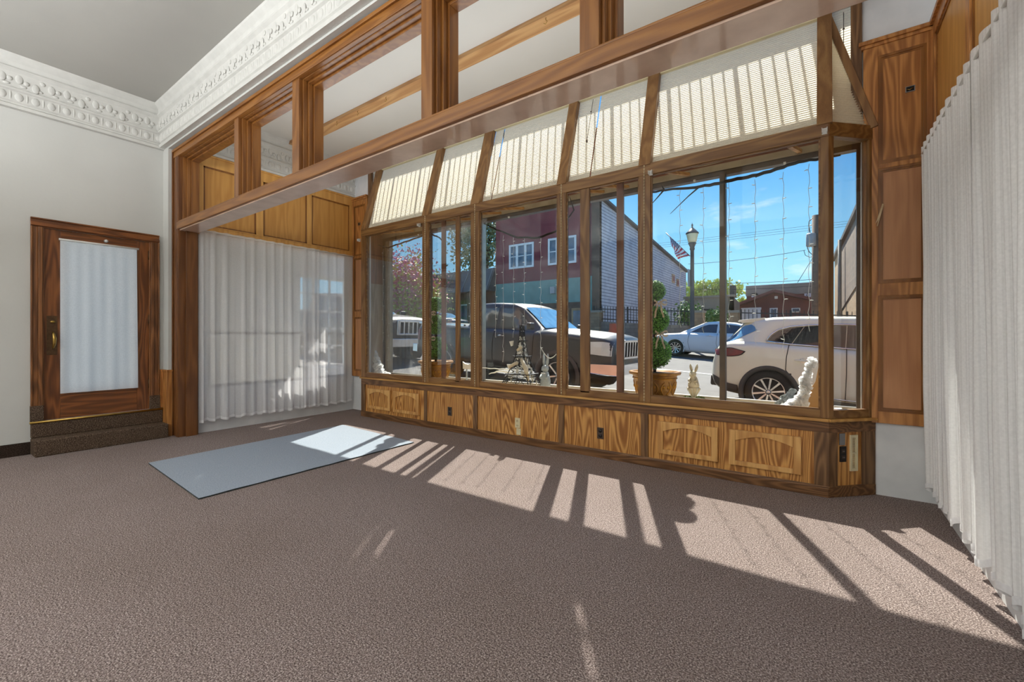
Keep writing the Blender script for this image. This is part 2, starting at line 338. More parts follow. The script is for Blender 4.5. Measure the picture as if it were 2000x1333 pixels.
# cornices
def cornice(name, p0, p1, out, label, eggs):
    p0, p1, out = Vector(p0), Vector(p1), Vector(out); d = (p1-p0); ln = d.length; t = d.normalized(); mb = MB()
    prof = [(0, 0), (.055, 0), (.06, .03), (.035, .045), (.035, .06), (.05, .07), (.05, .17), (.07, .18), (.07, .2), (.045, .21), (.06, .36), (.085, .38), (.085, .4), (.06, .41), (.075, .46), (.11, .5), (.12, .53), (0, .53)]
    n = 1
    def pt(u, k): o, h = prof[k]; return p0+t*(u*ln)+out*o+Vector((0, 0, h))
    vs = [pt(i/n, k) for i in range(n+1) for k in range(len(prof))]; K = len(prof)
    mb.add(vs, [(i*K+k, (i+1)*K+k, (i+1)*K+k+1, i*K+k+1) for i in range(n) for k in range(K-1)]+[tuple(range(K)), tuple(range(K, 2*K))[::-1]])
    if eggs:
        cnt = int(ln/.115); rnd = random.Random(3)
        for i in range(cnt):
            c = p0+t*((i+.5)/cnt*ln); a = abs(t.x)
            def el(cc, rt, rz, ro): mb.ball(cc, rt if a > .5 else ro, ro if a > .5 else rt, rz, 8, 6)
            el(c+out*.047+Vector((0, 0, .12)), .036, .045, .013)
            el(c+t*.057+out*.047+Vector((0, 0, .125)), .009, .05, .009)
            el(c+out*.055+Vector((0, 0, .285+.03*math.sin(i*2.1))), .03, .05, .008)
            el(c+t*.05+out*.058+Vector((0, 0, .3-.03*math.sin(i*2.1))), .022, .022, .008)
            el(c+t*.03+out*.05+Vector((0, 0, .24)), .026, .014, .007)
    return struct(name, mb, G['plaster'], label, 'cornice')
cornice('trim_1', (XL, -6.1, 3.59), (XL, 1.912, 3.59), (1, 0, 0), 'white plaster cornice with leaf relief along the left wall', True)
cornice('trim_2', (XL, 1.912, 3.60), (1.0, 1.912, 3.60), (0, -1, 0), 'white plaster cornice above the oak screen', True)
cornice('trim_3', (BX, 2.15, 3.59), (BX, YF, 3.59), (1, 0, 0), 'white plaster cornice above the honey oak panels of the bay', True)
# ------------------------------------------------------------------ oak screen with open transoms
scr = thing('transom_screen', (-2.9, 2.06, 0), 'oak screen with open transoms and a long header beam across the room', 'screen')
c = MB().box(-6.618, -6.46, 1.962, 2.0, 0, 3.46).box(-6.618, -6.60, 1.945, 1.962, 0, 3.535).box(-6.50, -6.46, 1.95, 1.962, 0, 3.455).box(-6.46, -6.43, 1.955, 2.17, 0, 3.459).box(-6.43, -6.40, 2.03, 2.15, 0, 2.57)
c.build('jamb', G['screen_dark'], scr, bevel=.004)
c = MB().box(.66, .82, 1.962, 2.0, 0, 3.46).box(.64, .66, 1.955, 2.17, 0, 3.459)
c.build('jamb', G['screen_dark'], scr, bevel=.004)
c = MB().box(-6.618, .82, 1.962, 2.0, 3.46, 3.565).box(-6.618, .82, 1.945, 1.962, 3.535, 3.565).box(-6.59, .8, 1.955, 1.962, 3.461, 3.49)
c.build('head_casing', G['screen_oak_x'], scr, bevel=.004)
MB().box(-6.47, .66, 1.95, 2.17, 2.558, 2.645).box(-6.46, .66, 1.958, 2.17, 2.645, 2.662).build('header_beam', G['screen_oak_x'], scr, bevel=.006)
B(-6.44, .66, 1.972, 2.165, 2.545, 2.558).build('underside', G['glare_wood'], scr, bevel=.003)
mull = [(-4.907, -4.809), (-3.763, -3.650), (-2.138, -2.038), (-.991, -.886)]
for a, b in mull: MB().box(a, b, 1.968, 2.168, 2.66, 3.47).build('mullion', G['screen_oak_z'], scr, bevel=.004)
ed = [-6.43]+[x for p in mull for x in p]+[.645]
for k in range(5):
    x0, x1 = ed[2*k], ed[2*k+1]; f = MB()
    for q, (yy, w) in enumerate(((2.0, .016), (2.04, .032), (2.08, .05))): f.frame(x0, x1, 2.66, 3.47, w, yy, 2.165, wb=.0)
    f.build('stop_molding', G['screen_oak_z'], scr, bevel=.003)
# ------------------------------------------------------------------ door
dr = thing('door_1', (XL, 1.32, .34), 'oak door with a white shade over its glass at the top of two carpeted steps', 'door', kind='structure')
k = MB()
for (d, x1) in ((0, .022), (.028, .034), (.07, .028)):
    w = .1-d
    k.box(XL, XL+x1, .775, .775+w+.0, .345, 2.50).box(XL, XL+x1, 1.868-w, 1.868, .345, 2.50)
    k.box(XL, XL+x1, .775, 1.868, 2.5-w, 2.5)
k = MB()
for y0, y1, x1 in ((.79, .83, .02), (.862, .875, .02), (.775, .79, .034), (.83, .862, .034)):
    k.box(XL, XL+x1, y0, y1, .5, 2.41); k.box(XL, XL+x1, 2.643-y1, 2.643-y0, .5, 2.41)
h_ = MB()
for z0, z1, x1 in ((2.41, 2.42, .02), (2.45, 2.49, .02), (2.49, 2.505, .034), (2.42, 2.45, .034)): h_.box(XL, XL+x1, .775, 1.868, z0, z1)
k.build('casing', G['casing_oak'], dr, bevel=.004); h_.build('head_casing', G['door_oak_y'], dr, bevel=.003)
lf = MB().box(XL-.05, XL-.008, .870, 1.0, .336, 2.408).box(XL-.05, XL-.008, 1.655, 1.776, .336, 2.408).build('stile', G['door_oak'], dr, bevel=.003)
MB().box(XL-.05, XL-.008, 1.0, 1.655, .336, .63).box(XL-.05, XL-.008, 1.0, 1.655, 2.31, 2.408).build('rail', G['door_oak_y'], dr, bevel=.003)
B(XL-.035, XL-.03, 1.0, 1.655, .63, 2.31).build('pane', G['pane_glass'], dr)
hp = MB().box(XL-.008, XL-.002, .895, .975, 1.04, 1.465).build('escutcheon', G['bronze'], dr, bevel=.002)
MB().ball((XL+.006, .94, 1.40), .012, .022, .014).build('thumb_turn', G['brass'], hp)
MB().tube([(XL-.002, .94, 1.29), (XL+.05, .94, 1.27), (XL+.06, .945, 1.22), (XL+.055, .945, 1.16), (XL+.03, .94, 1.12), (XL-.002, .94, 1.11)], [.008, .011, .017, .014, .009, .007], 10).build('handle', G['brass'], hp)
for z in (.655, 1.45, 2.24): MB().tube([(XL+.004, 1.768, z-.05), (XL+.004, 1.768, z+.05)], .009, 8).ball((XL+.004, 1.768, z+.055), .008).build('hinge', G['bronze'], dr)
MB().lathe([(.001, 0), (.02, 0), (.012, .012), (.018, .022), (.012, .032), (.001, .034)], (XL-.008, 1.372, 2.352), 14, axis='x').build('coat_knob', G['white_metal'], dr)
sh = thing('roller_shade', (XL+.01, 1.33, 2.3), 'white roller shade hanging over the glass of the oak door', 'shade')
MB().grid(lambda u, v: (XL+.014+.006*math.sin(u*19+v*2)*v+.003*math.sin(u*41), .995+u*(.665-.012*(1-v)), 2.3-v*1.685), 40, 12).build('cloth', G['door_shade'], sh)
MB().tube([(XL+.012, .985, 2.305), (XL+.012, 1.668, 2.305)], .012, 10).build('roller', G['white_metal'], sh)
st = thing('carpeted_steps', (-6.65, 1.35, 0), 'two brown carpeted steps with a brass nosing below the oak door', 'steps')
MB().box(XL, -6.54, .775, 1.894, 0, .168).build('lower_step', G['step_carpet'], st, bevel=.012)
MB().box(XL, -6.745, .775, 1.894, .168, .335).build('upper_step', G['step_carpet'], st, bevel=.01)
MB().tube([(-6.747, .765, .332), (-6.747, 1.895, .332)], .013, 10).build('nosing', G['brass'], st)
for y0, y1 in ((.772, .868), (1.775, 1.868)): B(XL, XL+.04, y0, y1, .335, .505).build('carpet_block', G['step_carpet'], st)
tag(MB().box(XL+.03, -6.622, 1.896, 1.912, 0, .8).box(XL+.035, -6.622, 1.888, 1.912, .8, .825).box(-6.62, -6.606, 1.896, 1.961, 0, .8).box(-6.62, -6.60, 1.888, 1.961, .8, .825).box(XL, XL+.03, 1.872, 1.912, .345, .8).box(XL, XL+.035, 1.87, 1.912, .8, .825).build('trim_4', G['pilaster_oak'], None, bevel=.003), 'narrow brown oak wainscot strip between the steps and the oak screen', 'wainscot', kind='structure')
# ------------------------------------------------------------------ blue mat
rc = [(-5.335, 1.384), (-3.861, 1.304), (-3.868, 3.447), (-5.413, 3.543)]
rg = MB(); rg.grid(lambda u, v: tuple(((rc[0][i]*(1-u)+rc[1][i]*u)*(1-v)+(rc[3][i]*(1-u)+rc[2][i]*u)*v) for i in (0, 1))+(.013+.0015*math.sin(v*40)*math.sin(u*17),), 20, 30)
ro = thing('floor_mat', (-4.6, 2.4, 0), 'pale blue grey ribbed floor mat lying on the brown carpet', 'mat')
rg.build('pile', G['rug_weave'], ro)
MB().prism([(x, y, .001) for x, y in rc], (0, 0, .010)).build('backing', G['rug_back'], ro)
# ------------------------------------------------------------------ bay left: honey oak panels, window, curtains
pn = MB().box(BX, BX+.03, 2.17, YF, 3.50, 3.585).box(BX, BX+.045, 2.17, YF, 3.57, 3.59)
tr = MB().box(BX, BX+.012, 2.17, YF, 2.66, 3.45)
t5 = struct('trim_5', tr, G['bay_panel'], 'honey oak wall panels high on the left wall of the bay', 'paneling')
MB().box(BX, BX+.03, 2.17, YF, 3.44, 3.57).box(BX, BX+.045, 2.17, YF, 3.565, 3.59).box(BX, BX+.03, 2.17, YF, 2.55, 2.66).box(BX, BX+.036, 2.17, YF, 2.655, 2.67).build('rail', G['bay_stile'], t5, bevel=.003)
for y0, y1 in ((2.17, 2.24), (2.88, 2.975), (3.62, 3.695), (4.36, YF)): MB().box(BX, BX+.03, y0, y1, 2.66, 3.45).build('stile', G['bay_stile'], t5, bevel=.003)
for y0, y1 in ((2.24, 2.88), (2.975, 3.62), (3.695, 4.36)): MB().box(BX+.01, BX+.02, y0, y0+.02, 2.67, 3.44).box(BX+.01, BX+.02, y1-.02, y1, 2.67, 3.44).box(BX+.01, BX+.02, y0, y1, 2.67, 2.69).box(BX+.01, BX+.02, y0, y1, 3.42, 3.44).build('molding', G['screen_oak_z'], t5)
wn = thing('window_1', (BX-.08, 3.3, .57), 'plate glass window with a grey middle rail behind the sheer curtains', 'window', kind='structure')
MB().box(BX-.13, BX-.01, 2.3, 4.38, .55, .60).box(BX-.10, BX-.06, 2.3, 4.38, 1.27, 1.30).box(BX-.1, BX-.04, 2.3, 2.34, .6, 2.55).box(BX-.1, BX-.04, 4.34, 4.38, .6, 2.55).build('frame', G['alu_dark'], wn)
B(BX-.085, BX-.08, 2.3, 4.38, .6, 2.55).build('pane', G['store_glass'], wn)
# entry porch behind that window
struct('wall_porch', MB().box(-8.15, -8.0, 1.9, 4.30, 0, 3.2).box(-8.15, -8.0, 4.3, 5.35, 0, .62).box(-8.15, -8.0, 4.3, 5.35, 2.42, 3.2).box(-8.15, -6.8, 2.0, 2.15, 0, 3.2).box(-6.95, -6.5, 4.5, 4.85, 0, .5), G['low_white'], 'white wall of the entry porch beyond the sheer curtains', 'wall')
struct('ceiling_porch', B(-8.15, -6.65, 2.0, 5.3, 3.1, 3.2), G['bay_ceiling'], 'white ceiling of the entry porch', 'ceiling')
pw = thing('window_2', (-8.08, 4.8, .62), 'bright small paned window of the entry porch', 'window', kind='structure')
f = MB().box(-8.1, -8.04, 4.3, 4.36, .62, 2.42).box(-8.1, -8.04, 5.29, 5.35, .62, 2.42).box(-8.1, -8.04, 4.3, 5.35, .62, .68).box(-8.1, -8.04, 4.3, 5.35, 2.36, 2.42)
for y in (4.62, 4.96): f.box(-8.09, -8.05, y, y+.03, .68, 2.36)
for z in (1.03, 1.38, 1.72, 2.05): f.box(-8.09, -8.05, 4.3, 5.35, z, z+.03)
f.build('frame', G['white_metal'], pw)
struct('floor_porch', B(-8.15, -6.65, 2.0, 5.2, -.05, .12), G['deck_paint'], 'concrete floor of the entry porch', 'floor')
def curtain(name, X, y0, y1, zt, zb, folds, label, group, matname, dx=0, amp=.028, seed=1, flip=1, head=.07, hem=0, ragged=.012, ampt=.35, soft=1):
    rnd = random.Random(seed); ph = [rnd.uniform(0, 6) for _ in range(6)]
    root = thing(name, (X, (y0+y1)/2, zb), label, 'curtain', group)
    nu, nv = folds*18, 26
    def pos(u, v):
        uu = u+.012*math.sin(u*9+ph[0])
        a = amp*(ampt+(1-ampt)*min(1, v*1.4)); w = folds*2*PI*uu
        s0 = math.sin(w+1.3*math.sin(u*7+ph[1])+.5*math.sin(u*17+ph[2])); r0 = (s0*.5+.5)**soft*2-1
        off = a*(r0+.45*math.sin(w*.37+ph[2]+v*.8)*min(1, v*2)+.25*math.sin(w*1.7+ph[4]+v)*v)
        y = y0+(y1-y0)*u+.010*math.sin(w*2+ph[3])*v
        z = zt-(zt-zb)*v
        if v > .97: z += ragged*math.sin(w+ph[5])
        if v < .03: z += .003*math.sin(w*1+1)
        return Vector((X+dx*v+flip*off, y, z))
    def build(v0, v1, nm, m, nvv):
        mb = MB(); mb.grid(lambda u, v: pos(u, v0+(v1-v0)*v), nu, nvv); uv = []
        L = [0]
        for i in range(nu): L.append(L[-1]+(pos((i+1)/nu, .5)-pos(i/nu, .5)).length)
        for j in range(nvv+1):
            for i in range(nu+1): uv.append((L[i], (v0+(v1-v0)*j/nvv)*(zt-zb)))
        mb.uv = uv; return mb.build(nm, G[matname], root)
    h = head/(zt-zb)
    build(h, 1, 'drape', matname, nv)
    build(0, h, 'heading', matname if flip < 0 else 'sheer_heading', 3)
    mb = MB(); mb.grid(lambda u, v: pos(u, 1-(.035+hem)*(1-v)/(zt-zb))+Vector((.004*flip, 0, 0)), nu, 2)
    mb.uv = [(i*.02, j) for j in range(3) for i in range(nu+1)]; mb.build('hem', G['sheer_heading'], root)
    return root
gl = 'sheer curtains on the left rod'
curtain('sheer_curtain', BX+.075, 2.18, 2.93, 2.605, .15, 5, 'white sheer curtain nearest the oak screen post on the left rod', gl, 'sheer_white', seed=2, amp=.021, soft=2.5)
curtain('sheer_curtain', BX+.075, 2.90, 3.80, 2.60, .15, 6, 'white sheer curtain in the middle of the left rod', gl, 'sheer_white', seed=5, dx=.012, amp=.020, soft=2.5)
curtain('sheer_curtain', BX+.065, 3.52, 4.40, 2.595, .145, 5, 'white sheer curtain nearest the window enclosure with bright panes showing through', gl, 'sheer_white', seed=9, amp=.018, soft=2.5)
tag(MB().tube([(BX+.075, 2.12, 2.585), (BX+.075, 4.44, 2.575)], .008, 8).build('curtain_rod', G['white_metal']), 'thin white rod carrying the sheer curtains on the left', 'curtain rod')
gr = 'striped curtains on the right rod'
curtain('striped_curtain', .60, 3.05, 4.36, 2.64, .15, 11, 'white striped sheer curtain on the right rod next to the oak pilaster', gr, 'sheer_stripe', dx=.055, amp=.034, seed=4, flip=-1, head=.12, ragged=.02)
curtain('striped_curtain', .60, 2.23, 3.10, 2.64, .15, 7, 'white striped sheer curtain on the right rod nearest the camera', gr, 'sheer_stripe', dx=.055, amp=.034, seed=12, flip=-1, head=.12, ragged=.02)
tag(MB().tube([(.60, 2.2, 2.59), (.60, 4.40, 2.59)], .008, 8).build('curtain_rod', G['white_metal']), 'thin white rod carrying the striped curtains on the right', 'curtain rod')
# ------------------------------------------------------------------ front wall: oak pilasters
def pilaster(name, x0, x1, label, mir=False):
    t = MB().box(x0, x1, YF-.02, YF, .57, 3.53); o = struct(name, t, G['pilaster_red'], label, 'paneling')
    MB().box(x0-.03, x1+.0, YF-.06, YF, 3.535, 3.565).box(x0-.015, x1, YF-.045, YF, 3.51, 3.535).build('cap', G['pilaster_oak'], o, bevel=.004)
    w = .09 if not mir else .06
    f = MB().box(x0, x0+w, YF-.035, YF-.02, .57, 3.51).box(x1-.06, x1, YF-.035, YF-.02, .57, 3.51)
    for z0, z1 in ((.57, .66), (1.56, 1.655), (2.55, 2.585), (3.43, 3.51)): f.box(x0+w, x1-.06, YF-.035, YF-.02, z0, z1)
    f.build('frame', G['pilaster_oak'], o, bevel=.003)
    for z0, z1 in ((.66, 1.56), (1.655, 2.55), (2.585, 3.43)):
        a, b = x0+w, x1-.06; q = MB()
        q.frame(a, b, z0, z1, .018, YF-.032, YF-.02); q.frame(a+.018, b-.018, z0+.018, z1-.018, .012, YF-.026, YF-.02); q.build('molding', G['screen_oak_z'], o)
    MB().box(x0+w+.03, x1-.09, YF-.022, YF-.02, 2.615, 3.40).build('panel', G['pilaster_oak'], o)
    return o
pr_ = pilaster('trim_6', .262, CX, 'oak pilaster panels on the front wall right of the window enclosure')
pilaster('trim_7', BX, -6.075, 'narrow oak pilaster panels on the front wall left of the window enclosure', True)
for xj, lab in ((.54, 'open electrical box with loose wires in the upper oak pilaster panel at the right'), (-6.30, 'small open electrical box in the narrow oak pilaster at the left')):
    jb = thing('junction_box', (xj, YF-.02, 3.12), lab, 'junction box')
    MB().frame(xj-.028, xj+.026, 3.095, 3.138, .004, YF-.03, YF-.015).build('rim', G['steel'], jb); B(xj-.028, xj+.026, YF-.0245, YF-.0235, 3.095, 3.138).build('cavity', G['dark_hole'], jb)
    MB().tube([(xj-.02, YF-.026, 3.12), (xj-.005, YF-.034, 3.108), (xj+.015, YF-.03, 3.122)], .003, 6).build('wire', G['brass'], jb)
# right bay wall panels above the curtain
tr = B(CX-.012, CX, 2.17, YF, 2.66, 3.45); t8 = struct('trim_8', tr, G['bay_panel'], 'oak wall panels above the striped curtain on the right wall', 'paneling')
MB().box(CX-.03, CX, 2.17, YF, 3.45, 3.57).box(CX-.05, CX, 2.17, YF, 3.535, 3.57).box(CX-.03, CX, 2.17, YF, 2.5, 2.66).build('rail', G['pilaster_oak'], t8, bevel=.003)
for y0, y1 in ((4.36, YF-.035), (3.43, 3.52), (2.6, 2.7)): MB().box(CX-.03, CX, y0, y1, 2.66, 3.45).build('stile', G['pilaster_oak'], t8, bevel=.003)
for y0, y1 in ((3.52, 4.36), (2.7, 3.43)): MB().box(CX-.02, CX-.01, y0, y0+.02, 2.66, 3.45).box(CX-.02, CX-.01, y1-.02, y1, 2.66, 3.45).box(CX-.02, CX-.01, y0, y1, 3.43, 3.45).build('molding', G['screen_oak_z'], t8)
# batten on the bay ceiling
hb = thing('ceiling_batten', (-3, 3.4, CEIL), 'pale wooden batten with screw hooks fixed under the bay ceiling', 'batten')
MB().box(-6.6+.09, .4, 3.30, 3.46, CEIL-.045, CEIL).lathe([(.0, CEIL-.045), (.08, CEIL-.045), (.08, CEIL), (0, CEIL)], (-6.51, 3.38, 0), 20).build('board', G['raw_wood'], hb, bevel=.003)
for x in (-5.2, -4.75, -4.2, -2.0):
    MB().tube([(x, 3.32, CEIL-.04), (x, 3.31, CEIL-.065), (x+.018, 3.31, CEIL-.085), (x, 3.31, CEIL-.105), (x-.018, 3.31, CEIL-.09)], .003, 6).build('screw_hook', G['brass'], hb)
MB().box(-3.13, -3.06, 3.285, 3.30, CEIL-.075, CEIL-.01).tube([(-3.14, 3.28, CEIL-.02), (-3.09, 3.27, CEIL-.10), (-3.05, 3.28, CEIL-.06)], .008, 8).tube([(-3.09, 3.28, CEIL-.09), (-3.085, 3.28, CEIL-.13)], .01, 8).build('pulley_bracket', G['bronze'], hb)
tag(MB().lathe([(.0, 0), (.05, 0), (.045, -.02), (.02, -.03), (0, -.03)], (-6.95+.7, .25, CEIL)).build('smoke_detector', G['white_metal'], loc=(-6.25, .25, CEIL)), 'small round white detector on the main ceiling', 'detector')
# ------------------------------------------------------------------ window enclosure (oak base, posts, sloping top)
en = thing('window_enclosure', (-2.9, YU, 0), 'long oak window enclosure with panelled base and sloping glazed top', 'window enclosure')
XA, XB = -5.845, .039; ZS, ZR, ZH0, ZH1 = .607, .672, 2.79, 2.90
EL = Vector((XA-.30, YF, 0)); ER = Vector((XB+.30, YF, 0))
def cham(a, z0, z1, w0, w1, o0, o1, side=1):          # block on the 45 degree end faces; a..: 0 at the front corner, .424 at the wall
    p = Vector((XB, YU, 0)) if side > 0 else Vector((XA, YU, 0)); t = Vector((side*.7071, .7071, 0)); n = Vector((side*.7071, -.7071, 0))
    mb = a or MB(); P = [p+t*w+n*o+Vector((0, 0, z)) for z in (z0, z1) for w in (w0, w1) for o in (o0, o1)]
    return mb.add(P, [(0, 2, 3, 1), (4, 5, 7, 6), (0, 1, 5, 4), (2, 6, 7, 3), (0, 4, 6, 2), (1, 3, 7, 5)])
b = MB().box(XA, XB, YU, YU+.02, 0, .085).box(XA-.0, XB, YU-.008, YU, 0, .075); cham(b, 0, .085, 0, .424, -.02, .004); cham(b, 0, .085, 0, .424, -.02, .004, -1)
b.build('base_board', G['base_oak'], en, bevel=.004)
b = MB().box(XA, XB, YU, YU+.02, .50, .585); cham(b, .50, .585, 0, .424, -.02, 0); cham(b, .50, .585, 0, .424, -.02, 0, -1); b.build('apron_rail', G['base_oak'], en)
b = MB().box(XA, XB, YU-.025, YU+.06, .585, ZS); cham(b, .585, ZS, -.01, .44, -.05, .025); cham(b, .585, ZS, -.01, .44, -.05, .025, -1); b.build('ledge', G['ledge_oak'], en, bevel=.004)
bays = [(-5.75, -4.44), (-4.385, -3.56), (-3.49, -2.34), (-2.27, -1.43), (-1.36, -.055)]
for i, (x0, x1) in enumerate(bays):
    p = B(x0, x1, YU+.012, YU+.018, .085, .50).build('panel', G['panel_oak'], en)
    if i in (0, 4):
        for a, bb in ((((-5.67, -5.139), (-5.071, -4.531)) if i == 0 else ((-1.265, -.746), (-.657, -.138)))):
            w_ = .05; q = MB().box(a, a+w_, YU-.016, YU+.012, .145, .445).box(bb-w_, bb, YU-.016, YU+.012, .145, .445).box(a+w_, bb-w_, YU-.016, YU+.012, .145, .185)
            arc = [(a+w_+(bb-a-2*w_)*t/14, YU-.016, .355+.05*math.sin(PI*t/14)) for t in range(15)]
            q.prism([(a+w_, YU-.016, .445)]+arc+[(bb-w_, YU-.016, .445)], (0, .028, 0))
            r = q.build('raised_panel', G['raised_oak'], p, bevel=.003); B(a+w_, bb-w_, YU-.001, YU+.006, .185, .41).build('arched_field', G['panel_oak'], p)
    f = MB()
xs = [XA]+[v for p_ in bays for v in p_]+[XB]
for k in range(6): MB().box(xs[2*k], xs[2*k+1], YU, YU+.018, .085, .50).build('stile', G['stile_oak'], en, bevel=.002)
# chamfer face
for w0, w1, sd in ((0, .08, 1), (.30, .424, 1), (0, .1, -1), (.30, .424, -1)): cham(None, .085, .5, w0, w1, -.018, 0, sd).build('stile', G['stile_oak'], en, bevel=.002)
for sd in (1, -1): cham(None, .085, .50, .08 if sd > 0 else .1, .30, -.018, -.010, sd).build('panel', G['panel_oak'], en)
# posts
posts = [(XA, -5.735), (-4.475, -4.355), (-3.595, -3.455), (-2.355, -2.245), (-1.45, -1.335), (-.015, XB)]
for x0, x1 in posts:
    MB().box(x0, x1, YU, YU+(.06 if x1 < XB else .035), ZS, ZH1).build('post', G['post_oak'], en, bevel=.004)
b = cham(None, ZS, ZH1, 0, .045, -.03, 0); b.build('post', G['post_oak'], en, bevel=.003)
b = cham(None, ZS, ZH1, .365, .424, -.06, 0); b.build('post', G['post_oak'], en, bevel=.003)
b = cham(None, ZS, ZH1, .365, .424, -.06, 0, -1); cham(b, ZS, ZH1, 0, .055, -.06, 0, -1); b.build('post', G['post_oak'], en, bevel=.003)
b = MB().box(XA, XB, YU-.004, YU+.06, ZH0, ZH1); cham(b, ZH0, ZH1, 0, .424, -.06, .004); cham(b, ZH0, ZH1, 0, .424, -.06, .004, -1); b.build('head_rail', G['rail_oak'], en, bevel=.004)
b = MB().box(XA, XB, YU+.004, YU+.05, ZS, ZR); cham(b, ZS, ZR, 0, .424, -.05, -.004); cham(b, ZS, ZR, 0, .424, -.05, -.004, -1); b.build('sill_rail', G['rail_oak'], en, bevel=.004)
# sloping top
ZT = 3.965; YT = YF+.015
def slope(x, z, off=0): return Vector((x, YU+.02+(z-ZH1)/(ZT-ZH1)*(YT-YU-.02)+off, z))
for x0, x1 in posts:
    xm = (x0+x1)/2; b = MB().bar(slope(xm, ZH1-.02), slope(xm, ZT), x1-x0 if x0 > XA and x1 < XB else .1, .06, up=(0, -1, .4)); b.build('rafter', G['rafter_oak'], en, bevel=.003)
MB().box(XA, XB, YT-.05, YT+.03, ZT-.03, ZT+.09).build('top_rail', G['rail_oak'], en, bevel=.004)
for sd, xc in ((1, XB), (-1, XA)):
    MB().bar((xc+sd*.29, YF-.02, ZH1-.02), (xc-sd*.03, YF-.0, ZT), .05, .06, up=(0, -1, 0)).build('hip_rafter', G['rafter_oak'], en, bevel=.003)
    MB().box(xc+sd*.145, xc+sd*.215, YF-.03, YF+.02, ZH1, ZT+.2).box(xc-sd*.02, xc+sd*.2, YF-.025, YF+.02, ZT-.04, ZT+.06).build('side_post', G['stile_oak'], en, bevel=.003)
# ------------------------------------------------------------------ inner window sashes
wi = [3]
def window(x0, x1, label, stiles=(), back=(), tint=True):
    o = thing('window_%d' % wi[0], ((x0+x1)/2, YU+.02, ZR), label, 'window', kind='structure'); wi[0] += 1
    MB().frame(x0, x1, ZR, ZH0, .012, YU+.012, YU+.03).build('bead', G['rail_oak'], o)
    e = [x0]+[v for s_ in stiles for v in s_]+[x1]
    B(x0, x1, YU+.02, YU+.024, ZR, ZH0).build('pane', G['pane_glass'], o)
    for a, bb in stiles: B(a, bb, YU+.004, YU+.03, ZR-.02, ZH0).build('stile', G['post_oak'], o, bevel=.003)
    for a, bb in back:
        B(a, bb, YU+.035, YU+.06, ZR-.03, ZH0).build('stile', G['brown_board'], o, bevel=.003)
    return o
window(-5.735, -4.475, 'wide inner window at the left end above the pair of small raised panels')
window(-4.355, -3.595, 'left sliding inner window with a potted topiary behind its stiles', [(-3.86, -3.79)], [(-4.145, -4.075)])
window(-3.455, -2.355, 'middle inner window with the white decorated tower behind it')
window(-2.245, -1.45, 'right sliding inner window in front of the dark truck bonnet', [(-2.08, -1.972)], [(-1.69, -1.62)])
window(-1.335, -.015, 'widest inner window at the right end with the white car behind it')
o = thing('window_8', (.19, 4.29, ZR), 'narrow angled inner window at the right end of the enclosure', 'window', kind='structure')
cham(None, ZR, ZH0, .055, .365, -.024, -.02).build('pane', G['pane_glass'], o)
o = thing('window_9', (-6.0, 4.29, ZR), 'narrow angled inner window at the left end of the enclosure', 'window', kind='structure')
cham(None, ZR, ZH0, .055, .365, -.024, -.02, -1).build('pane', G['pane_glass'], o)
# ------------------------------------------------------------------ pleated shades in the sloping top
names = ['leftmost wide cream pleated shade above the left end window', 'small cream pleated shade second from the left above the left sliding window', 'cream pleated shade above the middle window with a bright slit at its left', 'small cream pleated shade with a bright slit and pull cord above the right sliding window', 'largest cream pleated shade above the white car']
ends = [(-5.735, -4.47), (-4.36, -3.595), (-3.45, -2.35), (-2.25, -1.445), (-1.34, -.02)]
slit = {2: -3.31, 3: -1.99}
for i, (x0, x1) in enumerate(ends):
    root = thing('pleated_shade', ((x0+x1)/2, YF-.1, 3.4), names[i], 'shade', 'pleated shades in the sloping top')
    parts_ = [(x0, x1)] if i not in slit else [(x0, slit[i]-.007), (slit[i]+.007, x1)]
    for a, bb in parts_:
        n = 52; mb = MB(); vs = []
        for k in range(2*n+1):
            z = ZH1-.01+(ZT-.03-ZH1)*k/(2*n); p = slope(0, z, .03+(.0055 if k % 2 else -.0055)); vs += [(a, p.y, p.z), (bb, p.y, p.z)]
        mb.add(vs, [(2*k, 2*k+1, 2*k+3, 2*k+2) for k in range(2*n)]); mb.build('pleats', G['pleat_cloth'], root)
    p = slope(0, ZT-.05, .0); MB().box(x0, x1, p.y-.012, p.y+.03, ZT-.065, ZT-.03).build('head_bar', G['ivory_plastic'], root)
    p = slope(0, ZH1+.005, .02); MB().box(x0, x1, p.y-.008, p.y+.02, ZH1-.004, ZH1+.01).build('bottom_bar', G['ivory_plastic'], root)
    if i == 3: MB().tube([slope(-2.06, 3.86, -.01), slope(-2.06, 3.35, -.02)], .003, 6).ball(slope(-2.06, 3.34, -.02), .01, .01, .018).ball(slope(-2.06, 3.70, -.02), .008).build('pull_cord', G['brown_plastic'], root)
